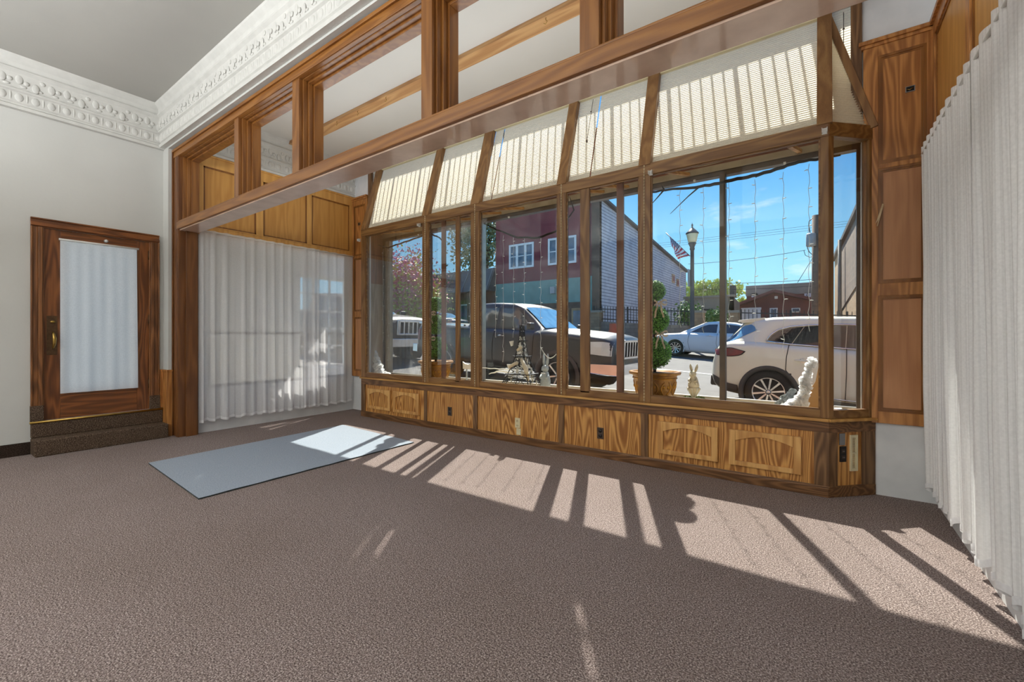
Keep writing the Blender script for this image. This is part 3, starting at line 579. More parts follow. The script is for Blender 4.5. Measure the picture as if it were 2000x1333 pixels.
for sd, xc, lab in ((1, XB, 'triangular cream pleated shade in the right end of the sloping top'), (-1, XA, 'triangular cream pleated shade in the left end of the sloping top')):
    root = thing('pleated_shade', (xc+sd*.15, YF-.1, 3.3), lab, 'shade', 'pleated shades in the sloping top')
    A = Vector((xc+sd*.01, YU+.03, ZH1)); Bq = Vector((xc+sd*.285, YF-.02, ZH1)); T = Vector((xc-sd*.02, YF, ZT-.03)); n = 50; vs = []; nrm = Vector((-sd*.7, .7, 0))
    for k in range(2*n+1):
        t = k/(2*n); o_ = nrm*(.02+(.005 if k % 2 else -.005)); t0 = t; vs += [A.lerp(T, t0)+o_, Bq.lerp(T, t)+o_]
    MB().add(vs, [(2*k, 2*k+1, 2*k+3, 2*k+2) for k in range(2*n)]).build('pleats', G['pleat_cloth'], root)
    root2 = thing('pleated_shade', (xc+sd*.08, YF+.03, 3.6), 'slim upright cream pleated shade between the sloping rafter and the wall at the '+('right' if sd > 0 else 'left'), 'shade', 'pleated shades in the sloping top')
    vs = []
    for k in range(2*n+1):
        z = ZH1+(ZT-.02-ZH1)*k/(2*n); y = YF+.03+(.005 if k % 2 else -.005); vs += [(xc-sd*.06, y, z), (xc+sd*.16, y, z)]
    MB().add(vs, [(2*k, 2*k+1, 2*k+3, 2*k+2) for k in range(2*n)]).build('pleats', G['pleat_cloth'], root2)
    MB().tube([(xc+sd*.10, YF-.0, ZT-.08), (xc+sd*.10, YF-.0, 3.3)], .0025, 6).ball((xc+sd*.10, YF, 3.75), .008).build('pull_cord', G['brown_plastic'], root2)
# ------------------------------------------------------------------ outer shop front
XO0, XO1 = -6.20, .33; ZD = .585
struct('floor_display', MB().prism([(x, y, ZD) for x, y in ((-5.83, YU+.03), (.025, YU+.03), (.29, YF-.03), (XO1, YF+.02), (XO1, YO+.03), (XO0, YO+.03), (XO0, YF+.02), (-6.1, YF-.03))], (0, 0, -.06)), G['deck_paint'], 'pale painted display deck between inner and outer glass', 'floor')
struct('wall_display_left', MB().box(XO0-.04, XO0, YF+.02, YO+.06, 2.13, 4.3).box(XO0-.04, XO0+.006, YF+.02, YO+.06, 0, 2.13, 1), [G['brown_board'], G['grey_board']], 'brown end wall of the display at the left', 'wall')
struct('wall_display_right', MB().box(XO1, XO1+.05, YF+.03, YO+.06, 0, 4.3), G['tan_frame'], 'tan end wall of the display at the right', 'wall')
sf = thing('window_10', (-2.94, YO, ZD), 'outer shop front glazing in slim metal frames behind the display', 'window', kind='structure')
MB().box(XO0+.02, XO1-.02, YO-.02, YO+.04, ZD-.02, ZD+.035).build('sill', G['alu'], sf)
MB().box(XO0, XO1, YO-.03, YO+.05, 2.875, 2.925).build('head', G['alu_dark'], sf)
MB().box(XO0, XO1, YO-.045, YO+.05, 2.925, 2.99).build('head_trim', G['tan_frame'], sf)
MB().box(XO0, XO1, YO-.03, YO+.05, 2.99, 3.74).box(XO0, XO1, YO-.04, YO-.03, 3.02, 3.04).build('transom_bar', G['red_board'], sf)
MB().box(XO0, XO0+.05, YO-.03, YO+.05, ZD, 2.9).build('jamb', G['alu_dark'], sf); MB().box(XO0+.05, XO0+.16, YO-.01, YO+.06, ZD, 2.9).build('jamb', G['tan_frame'], sf)
MB().box(.24, .30, YO-.03, YO+.05, ZD, 2.9).build('jamb', G['alu_dark'], sf); MB().box(.265, .33, YO-.12, YO-.03, ZD, 2.9).build('jamb', G['tan_frame'], sf)
mul = [-5.06, -3.975, -1.905, -.822]
for x in mul: MB().box(x-.027, x+.027, YO-.055, YO+.03, ZD, 2.89).build('mullion', G['alu_dark' if x in (-5.06, -.822) else 'alu'], sf, bevel=.003)
e = [XO0+.16]+mul+[.24]
for k in range(5): B(e[k], e[k+1], YO, YO+.006, ZD+.03, 2.88).build('pane', G['store_glass'], sf)
for k, x in enumerate((-5.3, -4.6, -3.5, -2.7, -1.55, -1.1, -.3)): MB().box(x, x+.02, YO-.05, YO-.03, 2.86, 2.88).build('clip', G['white_metal'], sf)
tw = thing('window_11', (-2.94, YO+.03, 3.74), 'outer transom of small prism glass tiles above the shop front', 'window', kind='structure')
tb = MB(); nb = 66
for k in range(nb+1):
    x = XO0+(XO1-XO0)*k/nb; w = .016 if k % 6 == 0 else .0055; tb.box(x-w, x+w, YO+.02, YO+.04, 3.74, 4.44)
tb.build('came', G['iron_black'], tw)
B(XO0, XO1, YO+.03, YO+.034, 3.74, 4.44).build('pane', G['store_glass'], tw)
w = MB().box(-6.6, 1.2, YO-.02, YO+.10, 4.36, 6.5).box(XO1+.05, 3, YO-.02, YO+.12, -.6, 6.5).box(-6.6, XO0-.05, YO-.02, YO+.12, -.6, 6.5).box(XO0, XO1, YO+.03, YO+.08, -.6, ZD-.02).box(-7, 1.2, YF+.1, YO, 4.45, 4.55)
struct('wall_street', w, G['brown_board'], 'outside wall of the shop towards the street', 'wall')
tag(MB().box(-6.7, 1.2, -6.2, YO, 4.5, 4.6).build('roof', G['brown_board']), 'flat roof of the shop', 'roof', kind='structure')
# braces, wires under the head
for x, lab in ((-5.45, 'small raw wood brace stick above the left end window'), (-4.2, 'small raw wood brace stick behind the left sliding stile'), (-3.68, 'small raw wood brace stick near the second post from the left'), (-3.3, 'small raw wood brace stick at the left of the middle window'), (-2.16, 'small raw wood brace stick between the posts right of the middle window'), (-1.86, 'small raw wood brace stick above the right sliding window'), (-1.2, 'small raw wood brace stick at the left of the widest window'), (-.22, 'small raw wood brace stick at the right end of the widest window')):
    tag(MB().bar((x, YU+.06, 2.80), (x+.05, YO-.03, 2.955), .035, .028).build('brace_stick', G['stick_wood'], loc=(x, 4.5, 2.87)), lab, 'brace', 'brace sticks under the window head')
def swag(x0, x1, sag, lab): tag(MB().tube([(x0+(x1-x0)*t, YU+.12, 2.845-sag*4*t*(1-t)+.03*t) for t in [i/16 for i in range(17)]], .006, 6).build('electric_cord', G['cord_cream'], loc=((x0+x1)/2, YU+.12, 2.84)), lab, 'cord', 'loose cords under the window head')
swag(-3.25, -2.36, .055, 'loose cream cord sagging below the head rail of the middle window'); swag(-1.15, -.45, .05, 'loose cream cord sagging below the head rail of the widest window')
# ------------------------------------------------------------------ small things on the enclosure
for x, z, lab in ((-4.415, .65, 'beaded cream chain down the post right of the left end window'), (-3.525, .65, 'beaded cream chain down the post left of the middle window'), (-2.30, .65, 'beaded cream chain down the post right of the middle window'), (-1.395, .65, 'beaded cream chain down the post left of the widest window')):
    m = MB(); k = 0; zz = 2.88
    while zz > z-.04: m.ball((x, YU-.006, zz), .006, .006, .009, 6, 4); zz -= .03
    m.tube([(x, YU-.005, 2.89), (x, YU-.005, z-.05)], .0022, 5)
    tag(m.build('bead_chain', G['chain_cream'], loc=(x, YU-.006, z)), lab, 'chain', 'bead chains on the oak posts')
for x, y, z, lab in ((-4.52, YU, 2.775, 'small white curtain bracket on the post right of the left end window'), (-5.88, YU+.0, 2.74, 'small white curtain bracket at the left end of the enclosure'), (-1.33, YU, 2.80, 'small white curtain bracket at the top of the post left of the widest window'), (.012, YU, 2.83, 'small white curtain bracket at the top of the right corner post')):
    m = MB().box(x-.018, x+.018, y-.006, y, z-.024, z+.024).box(x-.018, x-.014, y-.04, y-.006, z-.018, z+.018).box(x+.014, x+.018, y-.04, y-.006, z-.018, z+.018)
    tag(m.build('curtain_bracket', G['white_metal'], loc=(x, y, z)), lab, 'bracket', 'curtain brackets on the oak posts')
tag(MB().prism([(.335, YU+.262, 2.12), (.375, YU+.262, 2.27), (.383, YU+.255, 2.265), (.362, YU+.255, 2.17)], (0, -.008, 0)).tube([(.345, YU+.255, 2.10), (.38, YU+.25, 2.26)], .004, 6).build('torn_tape', G['cord_cream'], loc=(.36, 4.39, 2.2)), 'torn strip of cream tape hanging at the right end post', 'tape')
def outlet(name, x, z, mat, lab, w=.07, h=.115, blank=False):
    o = thing(name, (x, YU+.01, z), lab, 'outlet' if not blank else 'cover plate'); MB().box(x-w/2, x+w/2, YU+.005, YU+.012, z-h/2, z+h/2).build('plate', G[mat], o, bevel=.002)
    if not blank:
        for dz in (-.026, .026):
            s_ = MB().lathe([(0, -.0), (.017, 0), (.017, -.004), (0, -.004)], (x, YU+.005, z+dz), 14, axis='y').build('socket', G['black_plastic' if mat != 'ivory_plastic' else 'ivory_plastic'], o)
            MB().box(x-.008, x-.005, YU-.0005, YU+.001, z+dz-.006, z+dz+.006).box(x+.005, x+.008, YU-.0005, YU+.001, z+dz-.006, z+dz+.006).build('slot', G['dark_hole'], s_)
outlet('wall_outlet', -3.965, .26, 'brown_plastic', 'brown outlet in the oak panel below the left sliding window'); outlet('wall_outlet', -2.885, .235, 'ivory_plastic', 'ivory outlet in the middle oak panel'); outlet('cover_plate', -2.87, .135, 'ivory_plastic', 'small ivory cover plate just below the ivory outlet', .06, .075, True); outlet('wall_outlet', -1.852, .25, 'brown_plastic', 'brown outlet in the oak panel below the right sliding window')
o = thing('cover_plate', (.115, 4.216, .445), 'scratched silver blank plate on the angled oak end panel', 'cover plate'); cham(None, .40, .49, .10, .15, -.012, -.004).build('plate', G['steel'], o)
o = thing('wall_outlet', (.125, 4.226, .33), 'black outlet below the silver plate on the angled oak end panel', 'outlet'); cham(None, .27, .39, .105, .16, -.012, -.003).build('plate', G['black_plastic'], o)
for z in (.305, .352):
    s_ = cham(None, z-.014, z+.014, .118, .147, -.004, -.001).build('socket', G['brown_plastic'], o); m = cham(None, z-.003, z+.003, .126, .132, -.002, .0005); cham(m, z-.003, z+.003, .136, .142, -.002, .0005); m.build('slot', G['steel'], s_)
o = thing('vent_grille', (.20, 4.30, .33), 'tall ivory vent grille on the angled oak end panel', 'vent'); m = cham(None, .195, .475, .195, .212, -.012, 0); cham(m, .195, .475, .245, .262, -.012, 0); cham(m, .195, .215, .212, .245, -.012, 0); cham(m, .455, .475, .212, .245, -.012, 0); cham(m, .33, .338, .212, .245, -.012, 0); m.build('frame', G['ivory_plastic'], o)
m = MB()
for k in range(26): z = .218+k*.0092; cham(m, z, z+.004, .212, .245, -.012, -.003)
m.build('louver', G['ivory_plastic'], o); cham(None, .2, .47, .205, .25, -.013, -.0115).build('duct', G['dark_hole'], o)
# ------------------------------------------------------------------ things in the display
def topiary(x, y, label, ribbon):
    root = thing('potted_topiary', (x, y, ZD), label, 'potted plant', 'topiaries in gold pots')
    pot = MB().lathe([(0, 0), (.135, 0), (.15, .01), (.175, .05), (.2, .13), (.215, .24), (.222, .262), (.252, .268), (.258, .285), (.25, .298), (.215, .298), (.205, .27), (0, .262)], (x, y, ZD), 40)
    po = pot.build('pot', G['gold_pot'], root)
    rl = MB().lathe([(.214, .225), (.222, .228), (.222, .236), (.214, .238)], (x, y, ZD), 40)
    rnd = random.Random(1)
    for k in range(9):
        a0 = 2*PI*k/9
        for s_ in (1, -1):
            pts = []
            for i in range(9):
                t = i/8; ang = a0+s_*(.05+.22*math.sin(t*PI*.9)); z = .06+.14*t; r = .17+.25*(z-.03)*.9 if z < .1 else .187+.2*(z-.1)
                pts.append((x+(r+.006)*math.cos(ang), y+(r+.006)*math.sin(ang), ZD+z))
            rl.tube(pts, [.003+.005*math.sin(PI*i/8) for i in range(9)], 6)
            an = a0+s_*.12; rl.ball((x+.2*math.cos(an), y+.2*math.sin(an), ZD+.15), .014, .014, .02, 8, 6)
    rl.build('relief', G['gold_relief'], po)
    MB().lathe([(0, .27), (.205, .275), (.1, .285), (0, .288)], (x, y, ZD), 24).build('soil', G['soil'], root)
    MB().tube([(x, y, ZD+.27), (x+.005, y, ZD+.6), (x-.004, y, ZD+.95), (x, y, ZD+1.15)], .017, 10).build('trunk', G['twig'], root)
    for (z, r) in ((1.07, .165), (1.41, .145), (1.712, .108)):
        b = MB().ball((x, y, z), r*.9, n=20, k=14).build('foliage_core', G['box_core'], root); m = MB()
        for i in range(int(2600*(r/.165)**2)):
            u = random.uniform(-1, 1); a = random.uniform(0, 2*PI); n = Vector((math.sqrt(1-u*u)*math.cos(a), math.sqrt(1-u*u)*math.sin(a), u))
            rr = r*random.uniform(.9, 1.03); d = (n+Vector((random.gauss(0, .5), random.gauss(0, .5), random.gauss(0, .5)))).normalized()
            m.leaf(Vector((x, y, z))+n*rr, random.uniform(.009, .014), nrm=d, asp=1.5)
        m.build('leaves', G['box_leaf'], b)
    for z, dx in ribbon:
        m = MB()
        for s_ in (1, -1):
            m.grid(lambda u, v: (x+dx+s_*(.01+.055*math.sin(u*PI)), y-.02-.03*math.cos(u*2*PI)-.11, z+.03*math.sin(u*2*PI)+.02*v+.02*u), 10, 2)
            m.grid(lambda u, v: (x+dx+s_*(.005+.03*u+.018*v), y-.15+.01*math.sin(u*9), z-.13*u), 8, 2)
        m.ball((x+dx, y-.14, z+.01), .013); m.build('ribbon_bow', G['ribbon'], root)
    return root
topiary(-1.415, 4.52, 'three ball topiary in a gold pot behind the post left of the widest window', [(1.25, .10), (1.56, .09)])
topiary(-4.60, 4.52, 'three ball topiary in a gold pot behind the left sliding window', [(1.19, .03), (1.55, .04)])
# rabbit figurine on an urn
x, y = -1.065, 4.66
r = thing('rabbit_figurine', (x, y, ZD), 'stone coloured rabbit figurine rising from a small urn right of the gold pot', 'figurine')
MB().lathe([(0, 0), (.035, 0), (.03, .012), (.012, .03), (.015, .045), (.035, .08), (.055, .11), (.062, .135), (.055, .142), (0, .14)], (x, y, ZD), 20).build('urn', G['stone_bunny'], r)
m = MB()
for k in range(8):
    a = 2*PI*k/8; m.tube([(x+q*math.cos(a), y+q*math.sin(a), ZD+h) for q, h in ((.016, .04), (.038, .08), (.058, .112), (.064, .135))], .004, 6)
m.build('urn_rib', G['porcelain'], r)
m = MB().lathe([(0, .13), (.05, .135), (.055, .16), (.045, .20), (.036, .235), (.03, .25), (0, .255)], (x, y, ZD), 18).ball((x-.005, y-.012, ZD+.275), .034, .042, .034, 14, 10).ball((x-.012, y-.045, ZD+.268), .02, .022, .017).ball((x-.03, y-.02, ZD+.18), .018, .03, .02).ball((x+.03, y-.02, ZD+.18), .018, .03, .02)
m.tube([(x-.03, y-.03, ZD+.23), (x-.035, y-.05, ZD+.21), (x-.015, y-.055, ZD+.2)], .011, 8).tube([(x+.03, y-.03, ZD+.23), (x+.03, y-.05, ZD+.21), (x+.01, y-.055, ZD+.2)], .011, 8)
m.build('body', G['stone_bunny'], r)
for s_ in (-1, 1): MB().tube([(x+s_*.014, y, ZD+.295), (x+s_*.022, y+.004, ZD+.32), (x+s_*.03, y+.006, ZD+.35), (x+s_*.034, y+.004, ZD+.378)], [.008, .014, .013, .003], 10).build('ear', G['stone_bunny'], r)
m = MB()
for k in range(420):
    a = random.uniform(0, 2*PI); b = random.uniform(0, 2*PI); R = .085; q = .022*random.uniform(.6, 1.1); m.leaf((x+(R+q*math.cos(b))*math.cos(a), y+(R+q*math.cos(b))*math.sin(a), ZD+.02+q*math.sin(b)), .012)
tag(m.build('moss_ring', G['moss'], loc=(x, y, ZD)), 'small ring of green moss around the foot of the rabbit urn', 'wreath')
# grey rabbit
x, y = -2.84, 4.70
r = thing('rabbit_statue', (x, y, ZD), 'pale grey standing rabbit with upright ears right of the decorated tower', 'figurine')
m = MB().lathe([(0, 0), (.05, 0), (.062, .03), (.065, .09), (.055, .15), (.04, .19), (.034, .21), (0, .22)], (x, y, ZD), 18).ball((x, y-.01, ZD+.25), .045, .05, .045, 14, 10).ball((x, y-.05, ZD+.24), .026, .024, .02).ball((x-.028, y-.045, ZD+.012), .022, .035, .016).ball((x+.028, y-.045, ZD+.012), .022, .035, .016)
for s_ in (-1, 1): m.tube([(x+s_*.045, y-.02, ZD+.17), (x+s_*.05, y-.05, ZD+.14), (x+s_*.02, y-.065, ZD+.13)], .014, 8)
m.build('body', G['grey_bunny'], r)
for s_ in (-1, 1): MB().tube([(x+s_*.016, y, ZD+.28), (x+s_*.024, y+.004, ZD+.33), (x+s_*.028, y+.008, ZD+.39), (x+s_*.03, y+.008, ZD+.44)], [.012, .019, .016, .003], 10).build('ear', G['grey_bunny'], r)
MB().ball((x-.012, y-.06, ZD+.195), .018, .008, .01).ball((x+.018, y-.06, ZD+.195), .018, .008, .01).build('bow_tie', G['lace_white'], r)
# black lattice tower with white trimmings
x, y = -3.13, 4.60; H = .80
r = thing('lattice_tower', (x, y, ZD), 'black wire lattice tower covered with white ribbons and shells behind the middle window', 'decoration')
def wd(t): return .022+.205*(1-t)**2.1
m = MB(); cs = [(-1, -1), (1, -1), (1, 1), (-1, 1)]
for (a, b) in cs: m.tube([(x+a*wd(t), y+b*wd(t)*.8, ZD+t*H) for t in [i/14 for i in range(15)]], .006, 6)
lv = [.0, .1, .18, .30, .40, .50, .60, .70, .80, .90, 1]
for i, t in enumerate(lv[1:]):
    for k in range(4):
        a, b = cs[k], cs[(k+1) % 4]; m.tube([(x+a[0]*wd(t), y+a[1]*wd(t)*.8, ZD+t*H), (x+b[0]*wd(t), y+b[1]*wd(t)*.8, ZD+t*H)], .004, 5)
        if i > 1:
            t0 = lv[i]; m.tube([(x+a[0]*wd(t0), y+a[1]*wd(t0)*.8, ZD+t0*H), (x+b[0]*wd(t), y+b[1]*wd(t)*.8, ZD+t*H)], .003, 5); m.tube([(x+b[0]*wd(t0), y+b[1]*wd(t0)*.8, ZD+t0*H), (x+a[0]*wd(t), y+a[1]*wd(t)*.8, ZD+t*H)], .003, 5)
for k in range(4):
    a, b = cs[k], cs[(k+1) % 4]; m.tube([(x+(a[0]*(1-u)+b[0]*u)*.2, y+(a[1]*(1-u)+b[1]*u)*.16, ZD+.17*H*math.sin(PI*u)) for u in [i/10 for i in range(11)]], .004, 5)
m.tube([(x, y, ZD+H), (x, y, ZD+H+.06)], .005, 6)
for q in (-.08, .06): m.lathe([(0, 0), (.03, 0), (.03, .008), (0, .008)], (x+q, y-.1, ZD), 12)
m.build('lattice', G['iron_black'], r)
for t, w in ((.22, .17), (.50, .10), (.75, .06)): MB().box(x-w, x+w, y-w*.8, y+w*.8, ZD+t*H-.006, ZD+t*H+.006).build('deck', G['iron_black'], r)
rnd = random.Random(5); m = MB()
for k in range(90):
    t = rnd.uniform(.15, .8); a = rnd.uniform(0, 2*PI); w = wd(t)*1.1; c = Vector((x+w*math.cos(a), y+w*.8*math.sin(a), ZD+t*H)); n = Vector((math.cos(a), math.sin(a), rnd.uniform(-.4, .6)))
    m.leaf(c, rnd.uniform(.018, .04), nrm=n, asp=rnd.uniform(1, 2.6))
for k in range(26):
    t = rnd.uniform(.12, .75); a = rnd.uniform(0, 2*PI); w = wd(t)*1.08; px_, py_ = x+w*math.cos(a), y+w*.8*math.sin(a); z = ZD+t*H
    m.tube([(px_, py_, z), (px_+rnd.uniform(-.02, .03), py_-.01, z-.05), (px_+rnd.uniform(-.02, .03), py_, z-rnd.uniform(.08, .13))], [.012, .009, .003], 6)
m.build('trimming', G['porcelain'], r)['kind'] = 'stuff'
MB().tube([(x-.1, y-.13, ZD+.27), (x+.03, y-.15, ZD+.33)], .02, 10).build('ribbon_roll', G['ribbon'], r); MB().tube([(x+.0, y-.1, ZD+.48), (x+.08, y-.12, ZD+.53)], .018, 10).build('ribbon_roll', G['ribbon'], r); MB().tube([(x+.06, y-.1, ZD+.38), (x+.14, y-.12, ZD+.25), (x+.16, y-.1, ZD+.1)], [.02, .03, .012], 10).build('ribbon_roll', G['ribbon'], r)
MB().prism([(x-.14, y-.14, ZD+.30), (x-.085, y-.14, ZD+.30), (x-.095, y-.14, ZD+.24), (x-.115, y-.14, ZD+.24)], (0, .02, 0)).build('paper_cup', G['porcelain'], r); MB().prism([(x-.13, y-.1, ZD+.59), (x-.07, y-.1, ZD+.60), (x-.08, y-.1, ZD+.54), (x-.105, y-.1, ZD+.53)], (0, .02, 0)).build('paper_cup', G['porcelain'], r)
# white ruffles
def ruffle(name, path, rad, label, mat, seed, cat='garland'):
    rnd = random.Random(seed); m = MB()
    for i in range(len(path)-1):
        a, b = Vector(path[i]), Vector(path[i+1]); n = max(3, int((b-a).length/.012))
        for k in range(n):
            t = k/n; c = a.lerp(b, t); rr = rad[i]*(1-t)+rad[i+1]*t
            for q in range(5):
                ang = rnd.uniform(0, 2*PI); d = Vector((math.cos(ang)*rr, math.sin(ang)*rr*.7, rnd.uniform(-.3, .3)*rr)); cc = c+d*.6; s_ = rr*rnd.uniform(.35, .7); ph = rnd.uniform(0, 6)
                tn = Vector((rnd.gauss(0, 1), rnd.gauss(0, 1), rnd.gauss(0, 1))).normalized(); u_ = tn.orthogonal(); w_ = tn.cross(u_)
                vs = [cc]+[cc+(u_*math.cos(h)+w_*math.sin(h))*s_+tn*(s_*.4*math.sin(3*h+ph)) for h in [2*PI*j/9 for j in range(9)]]
                for v in vs: v.z = max(v.z, ZD+.003)
                m.add(vs, [(0, 1+j, 1+(j+1) % 9) for j in range(9)])
    return tag(m.build(name, G[mat], loc=path[0]), label, cat)
p0 = at(734, 683, 4.52); ruffle('lace_garland', [(p0.x, 4.52, 1.0), (p0.x+.05, 4.5, .86), (p0.x+.09, 4.5, .73), (p0.x+.13, 4.5, .63), (p0.x+.32, 4.5, .61)], [.015, .045, .07, .08, .05], 'white lace garland piled up in the left corner of the display', 'lace_white', 3)
ruffle('lace_garland', [(-.07, 4.42, 1.05), (-.10, 4.42, .96), (-.115, 4.42, .86), (-.13, 4.42, .76), (-.17, 4.42, .67), (-.26, 4.42, .62)], [.04, .025, .04, .04, .055, .05], 'bright white lace garland trailing down the tan board in the right corner of the display', 'lace_white', 8)
ruffle('lace_bundle', [(-.32, 4.52, .64), (-.25, 4.52, .70), (-.2, 4.52, .78)], [.03, .04, .02], 'grey white lace bundle behind the white garland at the right', 'grey_bunny', 11)
ruffle('lace_bundle', [(.02, 4.5, .63), (.12, 4.5, .62)], [.05, .04], 'small white lace bundle on the deck seen through the angled right window', 'lace_white', 14)
pts = [(.06, 1.04), (-.02, 1.04), (-.035, .95), (-.05, .86), (-.09, .78), (-.115, .70), (-.10, .62), (-.09, .59), (.06, .59)]
tag(MB().prism([(a, 4.50, b) for a, b in pts], (0, .022, 0)).build('cutout_board', G['tan_board'], loc=(-.02, 4.5, ZD), bevel=.003), 'tan wooden cutout board with a curved edge behind the right corner post', 'board')
# twigs on the deck and branches under the head
def tubeY(pix, Y, r, mat, label, name='branch', cat='branch', extra=()):
    root = None; m = MB(); P = [at(a, b, Y+.03*math.sin(i*1.7)) for i, (a, b) in enumerate(pix)]; n = len(P)
    Q = []
    for i in range(n-1):
        for k in range(4): Q.append(P[i].lerp(P[i+1], k/4)+Vector((0, 0, .004*math.sin(i*5+k*2.3))))
    Q.append(P[-1]); m.tube(Q, [r*(1-.5*abs(2*i/(len(Q)-1)-1)**2) for i in range(len(Q))], 7)
    for ex in extra:
        E_ = [at(a, b, Y-.02+.03*i) for i, (a, b) in enumerate(ex)]; m.tube(E_, [r*.6*(1-.7*i/(len(E_)-1)) for i in range(len(E_))], 6)
    return tag(m.build(name, G[mat], loc=P[0]), label, cat)
tubeY([(1262, 378), (1300, 371), (1358, 366), (1395, 360), (1440, 350), (1480, 342), (1530, 326), (1560, 316), (1605, 310), (1642, 303)], 4.29, .0155, 'twig', 'long dark bare branch hanging under the head of the widest window', extra=[[(1366, 365), (1345, 383), (1309, 418)], [(1297, 371), (1285, 385), (1270, 402)], [(1297, 371), (1292, 362)], [(1484, 341), (1476, 347)]])
tubeY([(945, 437), (970, 449), (1010, 464), (1050, 465), (1087, 452), (1105, 432), (1121, 411)], 4.29, .0125, 'twig', 'sagging dark bare branch hanging behind the middle window', extra=[[(1121, 411), (1116, 395), (1112, 384)], [(1060, 463), (1072, 459)]])
tubeY([(738, 479), (748, 482), (758, 484), (790, 473), (826, 461), (842, 458), (856, 463), (867, 473), (872, 484)], 4.29, .0115, 'twig', 'thin dark bare branch hanging behind the left windows')
tubeY([(940, 719), (975, 721), (1005, 723), (1040, 730)], 4.7, .008, 'porcelain', 'upper bleached twig lying across the display left of the tower', 'bleached_twig', 'twig')
tubeY([(955, 731), (975, 725), (1000, 728), (1030, 731)], 4.66, .010, 'porcelain', 'lower bleached twig lying across the display left of the tower', 'bleached_twig', 'twig')
P = [at(a, b, 4.6) for a, b in ((903.5, 707), (908, 711), (915, 713), (921, 710), (921, 722), (904, 721))]
o = thing('white_ornament', (P[0].x+.06, 4.6, ZD), 'white notched ornament on a short stand right of the left topiary', 'ornament')
MB().prism(P, (0, .02, 0)).build('plaque', G['porcelain'], o); cx = P[0].x+.07
MB().tube([(cx, 4.61, ZD), (cx, 4.61, .78)], .012, 8).lathe([(0, 0), (.05, 0), (.045, .012), (0, .014)], (cx, 4.61, ZD), 16).build('stand', G['grey_bunny'], o)
# icicle light strings
def strand(px, y0, y1, label, n, dark=False, Y=4.78, seed=0):
    rnd = random.Random(seed+int(px)); T = at(px, y0, Y); Bt = at(px, y1, Y); root = thing('light_string', T, label, 'light string', 'icicle light strings')
    pts = []; m2 = MB(); K = n*3
    for i in range(K+1):
        t = i/K; low = max(0, t-.8)*5; q = T.lerp(Bt, t)+Vector((.006*math.sin(i*1.9+px)+.012*low*math.sin(i*2.6), .004*math.cos(i*2.3), 0)); pts.append(q)
        if i % 3 == 1:
            s_ = rnd.choice((-1, 1)); m2.tube([q, q+Vector((s_*.014, 0, .003)), q+Vector((s_*.03, 0, .003+rnd.uniform(-.006, .006)))], [.003, .0045, .0025], 6)
    MB().tube(pts, .0022, 5).build('wire', G['wire_white'], root); m2.build('bulb', G['bulb_white'], root)
    return root
ordn = ['first', 'second', 'third', 'fourth', 'fifth', 'sixth']
for i, (px, y0, y1) in enumerate(((1328, 372, 640), (1374, 366, 652), (1424, 357, 640), (1475, 350, 672), (1530, 336, 690), (1580, 320, 648))):
    strand(px, y0, y1, '%s white icicle light string from the left in the widest window' % ordn[i], 9)
for i, (px, y0, y1) in enumerate(((968, 486, 660), (983, 460, 708), (1003, 464, 660), (1024, 464, 632), (1056, 464, 700))):
    strand(px, y0, y1, '%s white icicle light string from the left in the middle window' % ordn[i], 8)
strand(748, 486, 668, 'white icicle light string hanging beside the brown end wall at the left', 7)
strand(758, 482, 720, 'white light string down the tan outer jamb at the left', 10, Y=4.80)
strand(918, 560, 660, 'short white light string in the left sliding window next to the beaded chain', 4)
strand(1089, 455, 640, 'white light string close to the post right of the middle window', 6)
m = MB(); A = at(1056, 679, 4.62)
for k in range(24):
    t = k/23; m.ball(A+Vector((.22*t, 0, -.10*math.sin(t*PI*.9)-.05*t)), .006, n=6, k=4)
tag(m.build('bead_garland', G['porcelain'], loc=A), 'white bead garland looped beside the grey rabbit', 'garland')
# ------------------------------------------------------------------ outdoor materials
plain('asphalt', (96, 93, 90), (80, 77, 75), scale=3, rough=.9, bmp=.3, bscale=60, detail=8)
plain('sidewalk', (160, 153, 143), (140, 133, 125), scale=3, rough=.9, detail=8)
plain('paint_line', (170, 168, 162), rough=.8)
plain('red_siding', (132, 60, 62), (108, 46, 50), scale=1.2, rough=.8, detail=8)
plain('brown_red', (122, 72, 62), (98, 56, 50), scale=1, rough=.8, detail=8)
plain('green_band', (112, 150, 140), (92, 130, 122), scale=2, rough=.8, detail=6)
plain('brown_wood', (104, 82, 66), (74, 56, 46), scale=3, rough=.8, detail=8)
plain('tan_wood', (176, 140, 100), (146, 112, 78), scale=3, rough=.8)
plain('mansard', (92, 84, 78), (72, 66, 62), scale=2, rough=.6, detail=6)
plain('seam_metal', (128, 122, 116), rough=.5)
plain('roof_edge', (66, 58, 56), rough=.7)
plain('concrete', (156, 146, 130), (124, 116, 104), scale=.8, rough=.9, detail=9)
plain('house_window', (92, 112, 132), (60, 76, 92), scale=3, rough=.15)
plain('window_trim', (226, 224, 222), rough=.5)
plain('garage_white', (222, 222, 226), (204, 204, 210), scale=2, rough=.6)
plain('downspout', (104, 98, 92), rough=.5)
plain('orange_barrel', (226, 92, 40), rough=.5)
plain('pole_wood', (106, 84, 70), (78, 60, 50), scale=8, rough=.9)
plain('transformer', (150, 154, 156), rough=.5)
plain('lamp_black', (38, 40, 44), rough=.4)
plain('wire_dark', (40, 42, 46), rough=1, spec=0)
plain('lamp_glass', (232, 216, 176), (214, 196, 150), scale=5, rough=.3)
plain('flag_red', (190, 40, 56), rough=.7); plain('flag_white', (236, 232, 228), rough=.7); plain('flag_blue', (40, 50, 96), rough=.7)
plain('car_white', (232, 228, 204), (228, 224, 200), rough=.3, coat=.35); plain('car_silver', (206, 206, 206), (200, 200, 200), rough=.4, coat=.15)
